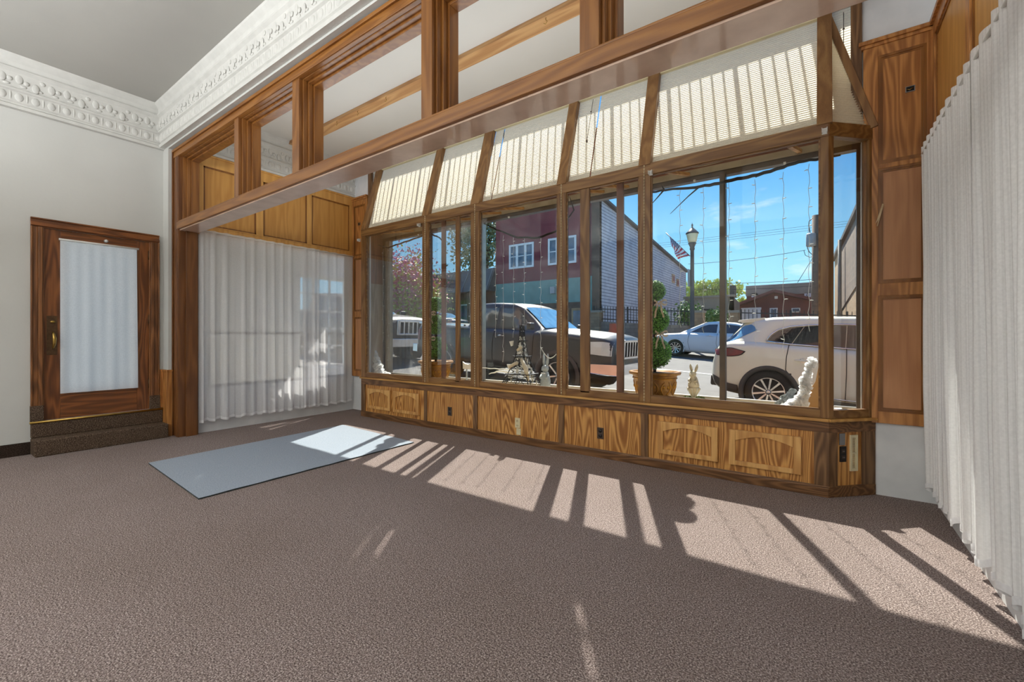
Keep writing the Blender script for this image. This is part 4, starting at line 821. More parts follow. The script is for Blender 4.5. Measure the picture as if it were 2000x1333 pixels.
plain('car_black', (52, 49, 47), (44, 42, 40), rough=.4, coat=.25); plain('car_blue', (58, 68, 88), (50, 60, 80), rough=.25, coat=.8)
plain('car_glass', (30, 34, 36), (22, 26, 28), rough=.04, spec=.9); plain('car_glass_grey', (84, 94, 92), (64, 72, 72), rough=.05, spec=.8)
plain('windshield', (96, 140, 172), (70, 112, 146), rough=.04, spec=.9)
plain('cladding', (62, 56, 50), rough=.7); plain('tire', (34, 32, 31), rough=.85, bmp=.2); plain('rim_alloy', (214, 210, 202), rough=.25, metal=.8)
plain('chrome', (226, 226, 230), rough=.12, metal=1); plain('tail_red', (140, 20, 28), (90, 12, 18), rough=.35, coat=.1); plain('lamp_clear', (220, 220, 216), rough=.12, spec=.9)
plain('well_black', (16, 15, 15), rough=1); plain('rust_arch', (78, 66, 60), rough=.7)
plain('leaf_green', (104, 138, 60), (58, 92, 34), scale=20, rough=.6); plain('leaf_lime', (206, 212, 104), (158, 176, 70), scale=20, rough=.6)
plain('leaf_dark', (110, 132, 96), (64, 88, 56), scale=20, rough=.6); plain('blossom', (226, 150, 172), (176, 98, 124), scale=20, rough=.6)
plain('bark', (86, 70, 56), (58, 46, 38), scale=14, rough=.95)
brick('siding_grey', (190, 194, 204), (186, 190, 200), (120, 124, 136), 1, bw=30, rh=.2, ms=.024, yz=True)
brick('tan_brick', (196, 166, 130), (172, 140, 106), (150, 128, 104), 2.2, bw=.9, rh=.35, ms=.02, yz=True)
brick('red_brick', (120, 70, 60), (104, 58, 50), (124, 104, 94), 2.5, ms=.02, rot=(PI/2, 0, 0))
brick('block_wall', (150, 130, 112), (132, 114, 100), (112, 98, 86), 1.6, bw=.7, rh=.34, ms=.02, rot=(PI/2, 0, 0))
brick('pillar_stone', (168, 138, 106), (140, 112, 84), (120, 100, 80), 2.2, bw=.8, rh=.4, ms=.02, rot=(PI/2, 0, 0))
# ------------------------------------------------------------------ ground
def gslab(x0, x1, y0, y1, dz, th): 
    vs = [(x, y, ground_z(x, y)+dz+k) for k in (-th, 0) for x in (x0, x1) for y in (y0, y1)]
    return MB().add(vs, [(0, 1, 3, 2), (4, 6, 7, 5), (0, 4, 5, 1), (2, 3, 7, 6), (0, 2, 6, 4), (1, 5, 7, 3)])
struct('road', gslab(-60, 30, 6.6, 21, 0, .3), G['asphalt'], 'grey asphalt street outside the shop', 'street')
struct('pavement', gslab(-60, 30, YO+.1, 6.6, .14, .4), G['sidewalk'], 'pale concrete pavement in front of the shop', 'pavement')
struct('pavement_far', gslab(-60, 30, 21, 24.2, .14, .4), G['sidewalk'], 'pale concrete pavement across the street', 'pavement')
struct('lot', gslab(-60, 60, 24.2, 120, 0, .3), G['concrete'], 'open ground behind the fence across the street', 'ground')
struct('road_line', gslab(-60, 30, 13.4, 13.55, .006, .005), G['paint_line'], 'pale line along the middle of the street', 'road marking')
# ------------------------------------------------------------------ vehicles
def tab(T, x):
    if x <= T[0][0]: return T[0][1:]
    for a, b in zip(T, T[1:]):
        if x <= b[0]:
            t = (x-a[0])/(b[0]-a[0]); return tuple(p+(q-p)*t for p, q in zip(a[1:], b[1:]))
    return T[-1][1:]
RF = [(0, .86), (.07, .955), (.2, .985), (.4, 1), (.6, 1), (.75, .992), (.88, .972), (.96, .94), (1, .88)]
def vehicle(name, label, low, cab, wheels, paint, wins, lights, lines, handles, gl='car_glass', clad=None, rear=None, front=None, spokes=10, arch=.09, trim=None, crown=.03, extra=None, back=None):
    root = thing(name, (0, 0, 0), label, 'car' if 'truck' not in name else 'truck')
    L = low[-1][0]; n = int(L/.06); xs = [L*i/n for i in range(n+1)]; fr = [i/16 for i in range(17)]
    def sy(x, z):
        zb, zt, w = tab(low, x); t = min(1, max(0, (z-zb)/(zt-zb))); return w*tab(RF, t)[0]
    m = MB(); prof = []
    for x in xs:
        zb, zt, w = tab(low, x); half = [(0, zb)]+[(w*tab(RF, t)[0], zb+(zt-zb)*t) for t in fr]+[(w*.6, zt+crown*.6), (w*.3, zt+crown), ]
        prof.append([(x, -y, z) for y, z in half]+[(x, 0, zt+crown)]+[(x, y, z) for y, z in half[:0:-1]])
    K = len(prof[0]); vs = [p for q in prof for p in q]; fs = []
    for i in range(n):
        for k in range(K):
            k2 = (k+1) % K; a, b, c, d = i*K+k, i*K+k2, (i+1)*K+k2, (i+1)*K+k
            cx = (vs[a][0]+vs[c][0])/2; cz = (vs[a][2]+vs[b][2])/2; cy = abs(vs[a][1]+vs[b][1])/2; w = tab(low, cx)[2]
            if cy > .55*w and any((cx-wx)**2+(cz-wr)**2 < (wr+arch*.75)**2 for wx, wr in wheels): continue
            fs.append((a, b, c, d))
    fs += [tuple(range(K)), tuple(n*K+k for k in range(K))[::-1]]
    m.add(vs, fs, 0, True); body = m.build('body', G[paint], root)
    # cabin
    x0, x1 = cab[0][0], cab[-1][0]; nc = int((x1-x0)/.06); m = MB(); prof = []
    def belt(x): zb, zt, w = tab(low, x); return w*.885, zt-.01
    def csec(x):
        zr, wr = tab(cab, x); wb, z0 = belt(x); zr = max(zr, z0+.005); h = zr-z0; e = min(.07, h*.5)
        if h < .25: wr = wr+(wb*.97-wr)*(1-h/.25)
        return zr, wr, wb, z0, e
    for i in range(nc+1):
        x = x0+(x1-x0)*i/nc; zr, wr, wb, z0, e = csec(x)
        half = [(wb+(wr-wb)*t, z0+(zr-e-z0)*t) for t in (0, .25, .5, .75, 1)]+[(wr*.97, zr-e*.45), (wr*.9, zr-e*.1), (wr*.5, zr+.015)]
        prof.append([(x, -y, z) for y, z in half]+[(x, 0, zr+.022)]+[(x, y, z) for y, z in half[::-1]])
    K = len(prof[0]); vs = [p for q in prof for p in q]
    m.add(vs, [(i*K+k, i*K+k+1, (i+1)*K+k+1, (i+1)*K+k) for i in range(nc) for k in range(K-1)]+[tuple(range(K)), tuple(nc*K+k for k in range(K))[::-1]], 0, True)
    cb = m.build('cabin', G[paint], root)
    def cy(x, z): zr, wr, wb, z0, e = csec(x); t = min(1, max(0, (z-z0)/max(.01, zr-e-z0))); return wb+(wr-wb)*t
    def patch(poly, yf, off, nm, mt, par, th=.01):
        for s_ in (-1, 1):
            xa, xb = min(p[0] for p in poly), max(p[0] for p in poly); nx = max(3, int((xb-xa)/.05)); nz = 5; V = []
            for i in range(nx+1):
                x = xa+(xb-xa)*min(.9995, max(.0005, i/nx)); zz = []
                for p, q_ in zip(poly, poly[1:]+poly[:1]):
                    if (p[0]-x)*(q_[0]-x) <= 0 and abs(p[0]-q_[0]) > 1e-9: zz.append(p[1]+(q_[1]-p[1])*(x-p[0])/(q_[0]-p[0]))
                z0, z1 = min(zz), max(zz)
                for o_ in (off, -th):
                    for j in range(nz+1): z = z0+(z1-z0)*j/nz; V.append(Vector((x, s_*(yf(x, z)+o_), z)))
            R = 2*(nz+1); F_ = []
            for i in range(nx):
                for j in range(nz): F_.append((i*R+j, i*R+j+1, (i+1)*R+j+1, (i+1)*R+j))
                for j in (0, nz): F_.append((i*R+j, (i+1)*R+j, (i+1)*R+nz+1+j, i*R+nz+1+j))
            for i in (0, nx): F_ += [(i*R+j, i*R+j+1, i*R+nz+2+j, i*R+nz+1+j) for j in range(nz)]
            q = MB(); q.add(V, F_); q.build(nm, G[mt], par)
    for poly in wins: patch(poly, cy, .006, 'side_window', gl, root)
    for i_, (poly, mt) in enumerate(lights): patch(poly, sy, .006+.005*min(i_, 2), 'lamp' if mt != 'cladding' else 'cladding', mt, root)
    if trim:
        for s_ in (-1, 1): MB().tube([(x, s_*(cy(x, z)+.012), z) for x, z in trim], .011, 6).build('window_trim', G['chrome'], root)
    def screen(rng, nm, mt, kx=.86):
        a, b = rng; q = MB(); V = []; nn = 8
        for i in range(nn+1):
            x = a+(b-a)*i/nn; zr, wr, wb, z0, e = csec(x)
            for y in (-1, -.5, 0, .5, 1): V.append((x, y*wr*kx, zr+.03+(.0 if abs(y) < 1 else -.012)))
        q.add(V, [(i*5+k, i*5+k+1, (i+1)*5+k+1, (i+1)*5+k) for i in range(nn) for k in range(4)], 0, True); q.build(nm, G[mt], root)
    if back: patch(back, cy, .008, 'rear_quarter_glass', 'windshield', root)
    if front: screen(front, 'windshield', 'windshield')
    if rear: screen(rear, 'rear_window', 'windshield')
    for ln in lines:
        for s_ in (-1, 1): MB().tube([(x, s_*(sy(x, z)+.002), z) for x, z in [(a_[0]+(b_[0]-a_[0])*k_/8, a_[1]+(b_[1]-a_[1])*k_/8) for a_, b_ in zip(ln, ln[1:]) for k_ in range(9)]], .006, 5).build('door_gap', G['well_black'], root)
    for hx, hz in handles:
        for s_ in (-1, 1): MB().ball((hx, s_*(sy(hx, hz)+.0), hz), .06, .004, .045, 14, 8).build('handle_recess', G['rim_alloy'], root); MB().ball((hx, s_*(sy(hx, hz)+.02), hz), .13, .014, .017, 12, 6).build('door_handle', G[paint], root)
    for wx, r in wheels:
        w = tab(low, wx)[2]; R = r+arch
        for s_ in (-1, 1):
            q = MB(); V = []; nn = 26; T0, T1 = -.12*PI, 1.12*PI
            for i in range(nn+1):
                a = T0+(T1-T0)*i/nn
                for rr, oy in ((R, .004), (R-.015, .018), (R-arch*.75, .016), (R-arch*.9, -.06)): V.append((wx+rr*math.cos(a), s_*(w+oy), r+rr*math.sin(a)))
            q.add(V, [(i*4+k, i*4+k+1, (i+1)*4+k+1, (i+1)*4+k) for i in range(nn) for k in range(3)], 0, True); q.build('wheel_arch', G[clad or paint], root)
            q = MB().lathe([(.02, -.26), (R-.01, -.26), (R-.01, -.01)], (0, 0, 0), 28, axis='y'); q.v = [(wx+p[0], s_*(w+p[1]), max(.12, r+p[2])) for p in q.v]; q.f = q.f[:-1]; q.m = q.m[:-1]; q.sm = q.sm[:-1]; q.build('wheel_well', G['well_black'], root)
            wt = w-.02; q = MB().lathe([(r*.66, -.2), (r*.9, -.21), (r*.99, -.18), (r, -.1), (r*.99, -.03), (r*.9, 0), (r*.68, -.004), (r*.66, -.03)], (0, 0, 0), 36, axis='y'); q.v = [(wx+p[0], s_*(wt+p[1]), r+p[2]) for p in q.v]
            wo = q.build('wheel', G['tire'], root)
            q = MB().lathe([(0, -.055), (r*.64, -.055), (r*.66, -.01), (r*.68, -.0), (r*.69, -.02), (r*.66, -.06), (r*.6, -.12), (0, -.12)], (0, 0, 0), 36, axis='y'); q.v = [(wx+p[0], s_*(wt+p[1]), r+p[2]) for p in q.v]
            q.build('rim', G['cladding'], wo); q = MB()
            for k in range(spokes):
                a = 2*PI*k/spokes+.2; d = .045/r*.37; P = [(.1*r, a-.35), (.64*r, a-d*1.5), (.64*r, a+d*1.5), (.1*r, a+.35)]
                q.prism([(wx+rr*math.cos(t), s_*(wt-.045 if i in (0, 3) else wt-.018), r+rr*math.sin(t)) for i, (rr, t) in enumerate(P)], (0, s_*.014, 0))
            rg_ = MB().lathe([(r*.62, -.02), (r*.64, -.004), (r*.685, -.004), (r*.69, -.03)], (0, 0, 0), 36, axis='y'); q.add([(wx+p[0], s_*(wt+p[1]), r+p[2]) for p in rg_.v], rg_.f[:-2], 0, True)
            q.ball((wx, s_*(wt-.025), r), .1*r, .012, .1*r, 12, 6)
            q.build('spokes', G['rim_alloy'], wo)
    if extra: extra(root, sy, cy)
    return root
def park(root, x, y, ang=0, sc=1):
    root.location = (x, y, ground_z(x, y)); root.scale = (sc,)*3
    root.rotation_euler = (0, math.atan(.06) if abs(ang) < 1 else -math.atan(.06), ang); return root
def suv_extra(root, sy, cy):
    for s_ in (-1, 1): MB().tube([(x, s_*(sy(x, .38)+.012), .385) for x in (1.45, 2.3, 3.3)], .012, 6).build('sill_trim', G['chrome'], root)
    MB().prism([(.36, -.64, 1.57), (.40, -.64, 1.60), (.8, -.64, 1.66), (.8, -.64, 1.58), (.46, -.64, 1.545)], (0, 1.28, 0)).build('spoiler', G['car_white'], root, bevel=.012)
    MB().box(-.02, .12, -.7, .7, .36, .55).build('rear_bumper', G['cladding'], root, bevel=.03)
suv = vehicle('white_car', 'white crossover car parked at the kerb with dark arches and red tail lamp',
    [(0, .5, .85, .70), (.05, .42, 1.02, .84), (.14, .34, 1.15, .90), (.3, .29, 1.2, .94), (.6, .26, 1.22, .962), (1.0, .25, 1.215, .97), (2.0, .26, 1.19, .97), (3.2, .26, 1.15, .97), (3.6, .26, 1.12, .965), (4.3, .26, 1.04, .92), (4.65, .28, .95, .82), (4.82, .38, .78, .62)],
    [(.16, 1.17, .56), (.26, 1.25, .57), (.4, 1.46, .58), (.48, 1.56, .60), (.66, 1.615, .67), (.9, 1.66, .71), (1.28, 1.69, .72), (2.1, 1.715, .72), (2.6, 1.70, .70), (3.0, 1.56, .68), (3.75, 1.13, .72)],
    [(.95, .37), (3.80, .37)], 'car_white',
    [[(.88, 1.25), (1.235, 1.227), (1.385, 1.52), (1.2, 1.495), (1.02, 1.43), (.93, 1.34)], [(1.245, 1.227), (1.955, 1.21), (1.955, 1.565), (1.69, 1.56), (1.395, 1.524)], [(1.965, 1.21), (3.2, 1.18), (2.75, 1.54), (2.5, 1.56), (1.965, 1.567)]],
    [([(.03, 1.05), (.33, 1.10), (.57, 1.045), (.5, .965), (.33, .93), (.04, .94)], 'well_black'), ([(.02, 1.035), (.33, 1.085), (.54, 1.04), (.48, .975), (.33, .945), (.03, .95)], 'tail_red'), ([(4.3, .92), (4.62, .9), (4.6, .78), (4.35, .82)], 'lamp_clear'), ([(.02, .58), (.06, .44), (.15, .36), (.3, .30), (.52, .27), (.51, .43), (.3, .46), (.1, .56)], 'cladding'), ([(1.40, .27), (3.3, .28), (3.3, .36), (1.40, .35)], 'cladding')],
    [[(1.2, 1.2), (1.18, 1.0), (1.18, .78), (1.32, .62)], [(1.97, 1.2), (1.99, .8), (2.0, .36)], [(3.1, 1.15), (3.13, .8), (3.05, .36)]], [(1.42, .955), (2.5, .945)], clad='cladding', rear=(.24, .46), front=(3.0, 3.7), trim=[(.86, 1.245), (.92, 1.36), (1.02, 1.45), (1.2, 1.515), (1.45, 1.55), (1.93, 1.583), (2.5, 1.58), (2.8, 1.55), (3.25, 1.18), (2.0, 1.2), (1.2, 1.218), (.86, 1.245)], extra=suv_extra, back=[(.19, 1.185), (.30, 1.20), (.70, 1.43), (.62, 1.53), (.47, 1.5), (.3, 1.29)])
park(suv, -1.73, 9.55)
plow = [(0, .55, 1.05, .78), (.06, .5, 1.2, .9), (.3, .45, 1.24, .96), (1.6, .42, 1.24, .98), (2.6, .42, 1.24, .985), (3.5, .42, 1.24, .985), (3.7, .42, 1.27, .98), (4.5, .45, 1.235, .955), (4.9, .48, 1.2, .91), (5.04, .5, 1.14, .84), (5.1, .55, 1.02, .78)]
pcab = [(1.62, 1.24, .76), (1.7, 1.6, .74), (1.8, 1.77, .73), (2.2, 1.80, .74), (2.8, 1.79, .73), (2.98, 1.73, .72), (3.15, 1.6, .72), (3.62, 1.26, .78)]
def truck_extra(root, sy, cy):
    m = MB().frame(-.50, .50, .80, 1.16, .045, 5.10, 5.16); m.v = [(p[1], p[0], p[2]) for p in m.v]; g = m.build('grille', G['chrome'], root, bevel=.008); m = MB().box(5.08, 5.13, -.47, .47, .83, 1.13)
    m.build('grille_mesh', G['well_black'], g); m = MB()
    for k in range(7): m.box(5.12, 5.145, -.42+k*.14-.02, -.42+k*.14+.02, .84, 1.12)
    m.build('grille_bar', G['chrome'], g)
    m = MB().box(5.05, 5.22, -.86, .86, .52, .72); [m.prism([(4.62, s_*.99, .54), (5.06, s_*.96, .52), (5.2, s_*.86, .52), (5.2, s_*.86, .72), (5.06, s_*.96, .72), (4.62, s_*.99, .7)], (0, -s_*.06, 0)) for s_ in (-1, 1)]; m.build('front_bumper', G['chrome'], root, bevel=.01)
    MB().box(-.12, .04, -.9, .9, .55, .74).build('rear_bumper', G['chrome'], root, bevel=.01)
    for s_ in (-1, 1): MB().box(3.40, 3.50, s_*1.0, s_*1.16, 1.27, 1.40).build('mirror', G['car_black'], root, bevel=.02); MB().box(.15, 1.6, s_*.90, s_*.97, 1.245, 1.285).build('bed_rail', G['chrome'], root, bevel=.006)
    MB().tube([(3.55, -.6, 1.30), (3.42, -.2, 1.42)], .01, 6).tube([(3.55, .2, 1.30), (3.42, .6, 1.42)], .01, 6).build('wiper', G['well_black'], root)
def mk_truck(name, label):
    return vehicle(name, label, plow, pcab, [(.98, .40), (4.02, .40)], 'car_black',
    [[(2.52, 1.275), (3.33, 1.275), (3.02, 1.58), (2.9, 1.675), (2.52, 1.68)], [(1.85, 1.275), (2.42, 1.275), (2.42, 1.68), (1.88, 1.66)]],
    [([(4.62, 1.10), (4.9, 1.12), (5.06, 1.1), (5.06, .86), (4.66, .88)], 'lamp_clear'), ([(4.55, 1.08), (4.62, 1.1), (4.66, .88), (4.58, .9)], 'orange_barrel'), ([(.02, 1.1), (.16, 1.12), (.16, .85), (.02, .85)], 'tail_red')],
    [[(2.45, 1.24), (2.44, .8), (2.45, .45)], [(3.45, 1.24), (3.46, .8), (3.4, .45)]], [(2.62, 1.08)], gl='car_glass_grey', front=(3.02, 3.58), arch=.10, clad='rust_arch', extra=truck_extra, spokes=6, crown=.05)
tk = mk_truck('pickup_truck', 'dark pickup truck parked outside behind the middle windows with a shining bonnet'); park(tk, -8.2, 8.25)
tk2 = mk_truck('pickup_truck', 'black truck front with chrome bar parked at the far left behind the pink tree'); park(tk2, -15.7, 8.6, sc=1.16); tk2.location.z -= .08
slow = [(0, .45, .85, .62), (.08, .36, .97, .76), (.4, .25, 1.02, .87), (1, .2, .99, .915), (2.5, .2, .965, .925), (3.6, .2, .93, .915), (4.3, .2, .86, .87), (4.7, .25, .76, .76), (4.88, .34, .64, .56)]
scab = [(.5, 1.02, .66), (.9, 1.18, .63), (1.3, 1.33, .61), (1.8, 1.425, .60), (2.4, 1.445, .60), (2.8, 1.40, .60), (3.25, 1.18, .64), (3.7, .94, .70)]
def mk_sedan(name, label, paint):
    return vehicle(name, label, slow, scab, [(.98, .33), (3.82, .33)], paint,
    [[(1.0, 1.04), (1.42, 1.03), (1.5, 1.3), (1.35, 1.26)], [(1.47, 1.03), (2.25, 1.01), (2.25, 1.34), (1.9, 1.35), (1.57, 1.32)], [(2.33, 1.01), (3.3, .99), (2.85, 1.25), (2.65, 1.32), (2.33, 1.34)]],
    [([(4.25, .8), (4.65, .74), (4.68, .62), (4.3, .66)], 'lamp_clear'), ([(.04, .95), (.3, .97), (.3, .8), (.05, .8)], 'tail_red')],
    [[(2.29, 1.0), (2.3, .6), (2.2, .3)], [(1.2, 1.0), (1.35, .75), (1.5, .3)], [(3.3, .97), (3.34, .6), (3.25, .3)]], [(2.55, .88), (1.6, .9)], front=(2.85, 3.62), rear=(.6, 1.3), arch=.05, gl='car_glass', crown=.02)
sd = mk_sedan('silver_car', 'silver saloon car parked across the street behind the right topiary', 'car_silver'); park(sd, -1.05, 18.95, PI)
sd2 = mk_sedan('blue_car', 'dark blue saloon car across the street at the far left', 'car_blue'); park(sd2, -17.2, 18.9, PI)
# ------------------------------------------------------------------ buildings across the street
YB = 24.3
def house_window(par, x0, x1, z0, z1, y, sashes, mid=True):
    f = MB().frame(x0, x1, z0, z1, .13, y-.06, y+.02); 
    for k in range(1, sashes): xx = x0+(x1-x0)*k/sashes; f.box(xx-.09, xx+.09, y-.065, y+.01, z0+.005, z1-.005)
    if mid: f.box(x0+.01, x1-.01, y-.03, y+.01, (z0+z1)/2-.03, (z0+z1)/2+.03)
    o = f.build('window', G['window_trim'], par); B(x0+.1, x1-.1, y-.015, y-.005, z0+.1, z1-.1).build('pane', G['house_window'], o)
def X(px, y=YB): return at(px, 600, y).x
def Z(px, py, y=YB): return at(px, py, y).z
rb = thing('red_building', (X(1070), YB, .7), 'two storey red building with a green band and white windows across the street', 'building')
x0, x1 = X(968.5), X(1171); zt = Z(1171, 388); zg1, zg0 = Z(1050, 549), Z(1050, 594); zr2 = Z(1340, 533, 38)
MB().box(x0, x1, YB, YB+.3, zg1, zt).build('front_wall', G['red_siding'], rb)
MB().box(x0, x1, YB-.03, YB+.3, zg0, zg1).build('green_band', G['green_band'], rb)
MB().box(x0, x1, YB, YB+.3, -1, zg0).build('lower_wall', G['brown_wood'], rb)
MB().box(x1-.5, x1+.02, YB-.06, YB, -1, zt).build('corner_board', G['brown_wood'], rb)
MB().box(X(1148), X(1157), YB-.1, YB-.03, -1, Z(1150, 540)).build('downspout', G['green_band'], rb)
xs2 = at(1340, 600, 40).x; yb2 = 40
yS = lambda px: x1/((at(px, 600, 1).x))       # distance along the side wall x = x1
Yf = yS(1340); zb_ = at(1340, 533, Yf).z
sw = MB().prism([(x1, YB, -1), (x1, Yf, -1), (x1, Yf, zb_), (x1, YB, zt)], (-.25, 0, 0)).build('side_wall', G['siding_grey'], rb)
MB().bar((x1-.1, YB-.1, zt+.12), (x1-.1, Yf+.2, zb_+.12), .6, .18).build('roof_edge', G['roof_edge'], rb)
for pa, pb in ((1312, 1317), (1321, 1325)):
    ya, yb = yS(pa), yS(pb); z0_, z1_ = at(pa, 552, ya).z, at(pa, 535, ya).z
    if pa > 1318: z0_, z1_ = at(pa, 559, ya).z, at(pa, 545, ya).z
    o = MB().box(x1, x1+.06, ya, yb, z0_, z1_).build('window', G['tan_wood'], rb); MB().box(x1+.05, x1+.07, ya+.15, yb-.15, z0_+.15, z1_-.15).build('pane', G['red_siding'], o)
house_window(rb, X(995), X(1043), Z(1020, 524), Z(1020, 476), YB, 3)
house_window(rb, X(1071), X(1126), Z(1100, 516), Z(1100, 463), YB, 3)
MB().box(X(1078), X(1086), YB-.25, YB-.03, Z(1082, 574), Z(1082, 561)).build('vent_box', G['transformer'], rb)
for pa, pb in ((1075, 1112), (1117, 1146)): 
    o = MB().box(X(pa), X(pb), YB-.05, YB, .9, Z(1100, 603)).build('shop_window', G['tan_wood'], rb); MB().box(X(pa)+.12, X(pb)-.12, YB-.06, YB-.04, 1, Z(1100, 605)-.1).build('pane', G['house_window'], o)
mb_ = thing('mansard_building', (X(900), YB, .9), 'low brown building with a dark seamed metal mansard roof across the street', 'building')
xa, xb = X(700), x0-.05; z1, z0 = Z(905, 530), Z(905, 574)
MB().prism([(xa, YB-.9, z0), (xa, YB, z1), (xa, YB+.3, z1), (xa, YB+.3, z0)], (xb-xa, 0, 0)).build('mansard', G['mansard'], mb_)
m = MB(); k = xa
while k < xb: m.bar((k, YB-.93, z0), (k, YB-.03, z1), .05, .06, up=(0, -1, .5)); k += .75
m.build('seam', G['seam_metal'], mb_); MB().box(xa, xb, YB, YB+.3, -1, z0).build('wall', G['brown_wood'], mb_)
for px in (770, 835, 872, 897, 921, 945): MB().box(X(px), X(px)+.3, YB-.5, YB-.25, -1, z0).build('post', G['tan_wood' if px in (872, 945) else 'brown_wood'], mb_)
for a, b in ((845, 866), (900, 918)):
    o = MB().box(X(a), X(b), YB-.05, YB, 1.4, z0-.8).build('window', G['window_trim'], mb_); MB().box(X(a)+.1, X(b)-.1, YB-.07, YB-.04, 1.5, z0-.9).build('pane', G['house_window'], o)
cb_ = thing('concrete_building', (X(1385, 36), 36, 1), 'low grey concrete building behind the fence with a dark doorway', 'building')
xa, xb = X(1338, 36), X(1432, 36); zt = Z(1380, 582, 36)
MB().box(xa, xb, 36, 36.4, -1, zt).prism([(xb-.3, 36, -1), (xb-.3, 39.2, -1), (xb-.3, 39.2, zt-.3), (xb-.3, 36, zt)], (.3, 0, 0)).build('wall', G['concrete'], cb_); MB().box(xa-.1, xb+.1, 35.85, 36.5, zt, zt+.15).build('parapet', G['concrete'], cb_)
MB().box(X(1373, 36), X(1392, 36), 35.9, 36.05, -1, Z(1383, 604, 36)).build('doorway', G['dark_hole'], cb_); MB().box(X(1423, 36), X(1432, 36), 36.5, 37.5, zt, zt+.9).build('rooftop_unit', G['cladding'], cb_)
bb = thing('brick_building', (X(1530, 48), 48, 1), 'two storey dark brick building with small white windows far behind the fence', 'building')
xa, xb = X(1458, 48), X(1606, 48); zt = Z(1530, 555, 48)
MB().box(xa, xb, 48, 56, -1, zt-1).build('wall', G['red_brick'], bb); MB().box(xa-.05, xb, 47.9, 56, zt-1.0, zt).build('parapet', G['concrete'], bb)
for a, b in ((1468, 1480), (1538, 1551), (1571, 1584)):
    f = MB().frame(X(a, 48), X(b, 48), Z(a, 581, 48), Z(a, 573.5, 48), .12, 47.9, 48.02); mx_ = (X(a, 48)+X(b, 48))/2; f.box(mx_-.05, mx_+.05, 47.9, 48.02, Z(a, 581, 48), Z(a, 573.5, 48)); o = f.build('window', G['window_trim'], bb); MB().box(X(a, 48)+.1, X(b, 48)-.1, 47.95, 48, Z(a, 581, 48)+.1, Z(a, 573.5, 48)-.1).build('pane', G['house_window'], o)
gb = thing('gabled_house', (X(1510, 40), 40, 1), 'brown red gabled house with a white garage door behind the fence', 'house')
P = [(1438, 650), (1438, 601), (1513, 573), (1592, 590), (1592, 650)]; PP = [at(a, b, 40) for a, b in P]
MB().prism([(p.x, 40, max(-1, p.z) if i not in (0, 4) else -1) for i, p in enumerate(PP)], (0, 6, 0)).build('wall', G['brown_red'], gb)
MB().bar((PP[1].x-.3, 42.7, PP[1].z+.05), (PP[2].x, 42.7, PP[2].z+.15), 6.6, .2).bar((PP[2].x, 42.7, PP[2].z+.15), (PP[3].x+.3, 42.7, PP[3].z+.05), 6.6, .2).build('roof', G['brown_red'], gb)
def rect(y, a, b, c, d): return MB().box(X(a, y), X(b, y), y-.1, y, Z((a+b)/2, d, y), Z((a+b)/2, c, y))
rect(40, 1448, 1487, 601.5, 640).build('garage_door', G['garage_white'], gb); o = rect(40, 1503.5, 1519, 602, 632).build('door', G['window_trim'], gb); rect(39.95, 1506, 1510.5, 604, 628).build('pane', G['house_window'], o); rect(39.95, 1512, 1516.5, 604, 628).build('pane', G['house_window'], o)
o = rect(40, 1546, 1563, 602, 610.5).build('window', G['window_trim'], gb); rect(39.95, 1548, 1561, 603.5, 609).build('pane', G['house_window'], o); rect(40, 1513, 1519, 579, 584).build('gable_vent', G['window_trim'], gb)
tb_ = thing('tan_building', (3, 40, 1), 'tall tan brick building receding along the right side of the view', 'building')
q1 = at(1672, 425, 36.3); q2 = at(1630, 510, 56.0); d = (q1-q2); q0 = q1+d*.55
MB().prism([(q0.x, q0.y, -2), (q2.x, q2.y, -2), (q2.x, q2.y, q2.z), (q1.x, q1.y, q1.z), (q0.x, q0.y, q0.z)], (6, 0, 0)).build('wall', G['tan_brick'], tb_)
MB().bar(q0+Vector((0, 0, .1)), q2+Vector((0, 0, .1)), .5, .3).build('coping', G['roof_edge'], tb_)
g1, g2 = q1+Vector((-.06, 0, -.2)), q1.lerp(q2, .58)+Vector((-.06, 0, -.2)); MB().prism([q0+Vector((-.06, 0, -.2)), g2, g2+Vector((0, 0, -5.4)), g1+Vector((0, 0, -4.4)), q0+Vector((-.06, 0, -3.8))], (.05, 0, 0)).build('grey_patch', G['block_wall'], tb_)
p_ = at(1640, 469, 44); MB().tube([(p_.x-.0, 44, -1), (p_.x, 44, p_.z)], .13, 8).build('vent_pipe', G['downspout'], tb_)
# fence
def fence(px0, px1, label, pil=True):
    xa, xb = X(px0, 23.6), X(px1, 23.6); g = lambda x: ground_z(x, 23.6); rt = thing('iron_fence', ((xa+xb)/2, 23.6, g((xa+xb)/2)), label, 'fence', 'iron fences across the street')
    def sl(z0, z1, y0, y1): return MB().add([(x, y, g(x)+z) for z in (z0, z1) for x in (xa, xb) for y in (y0, y1)], [(0, 1, 3, 2), (4, 6, 7, 5), (0, 4, 5, 1), (2, 3, 7, 6), (0, 2, 6, 4), (1, 5, 7, 3)])
    sl(-.3, 1.15, 23.5, 23.75).build('low_wall', G['block_wall'], rt); sl(1.28, 1.33, 23.6, 23.64).build('rail', G['iron_black'], rt); sl(1.86, 1.91, 23.6, 23.64).build('rail', G['iron_black'], rt)
    m = MB(); x = xa; k = 0
    while x < xb: w = .04 if k % 12 == 0 else .014; m.box(x-w, x+w, 23.6-w+.02, 23.62+w, g(x)+1.15, g(x)+2.06); x += .17; k += 1
    m.build('picket', G['iron_black'], rt); return rt
fence(1160, 1346, 'black iron fence on a block wall in front of the grey siding'); fence(1447, 1700, 'black iron fence on a block wall in front of the gabled house')
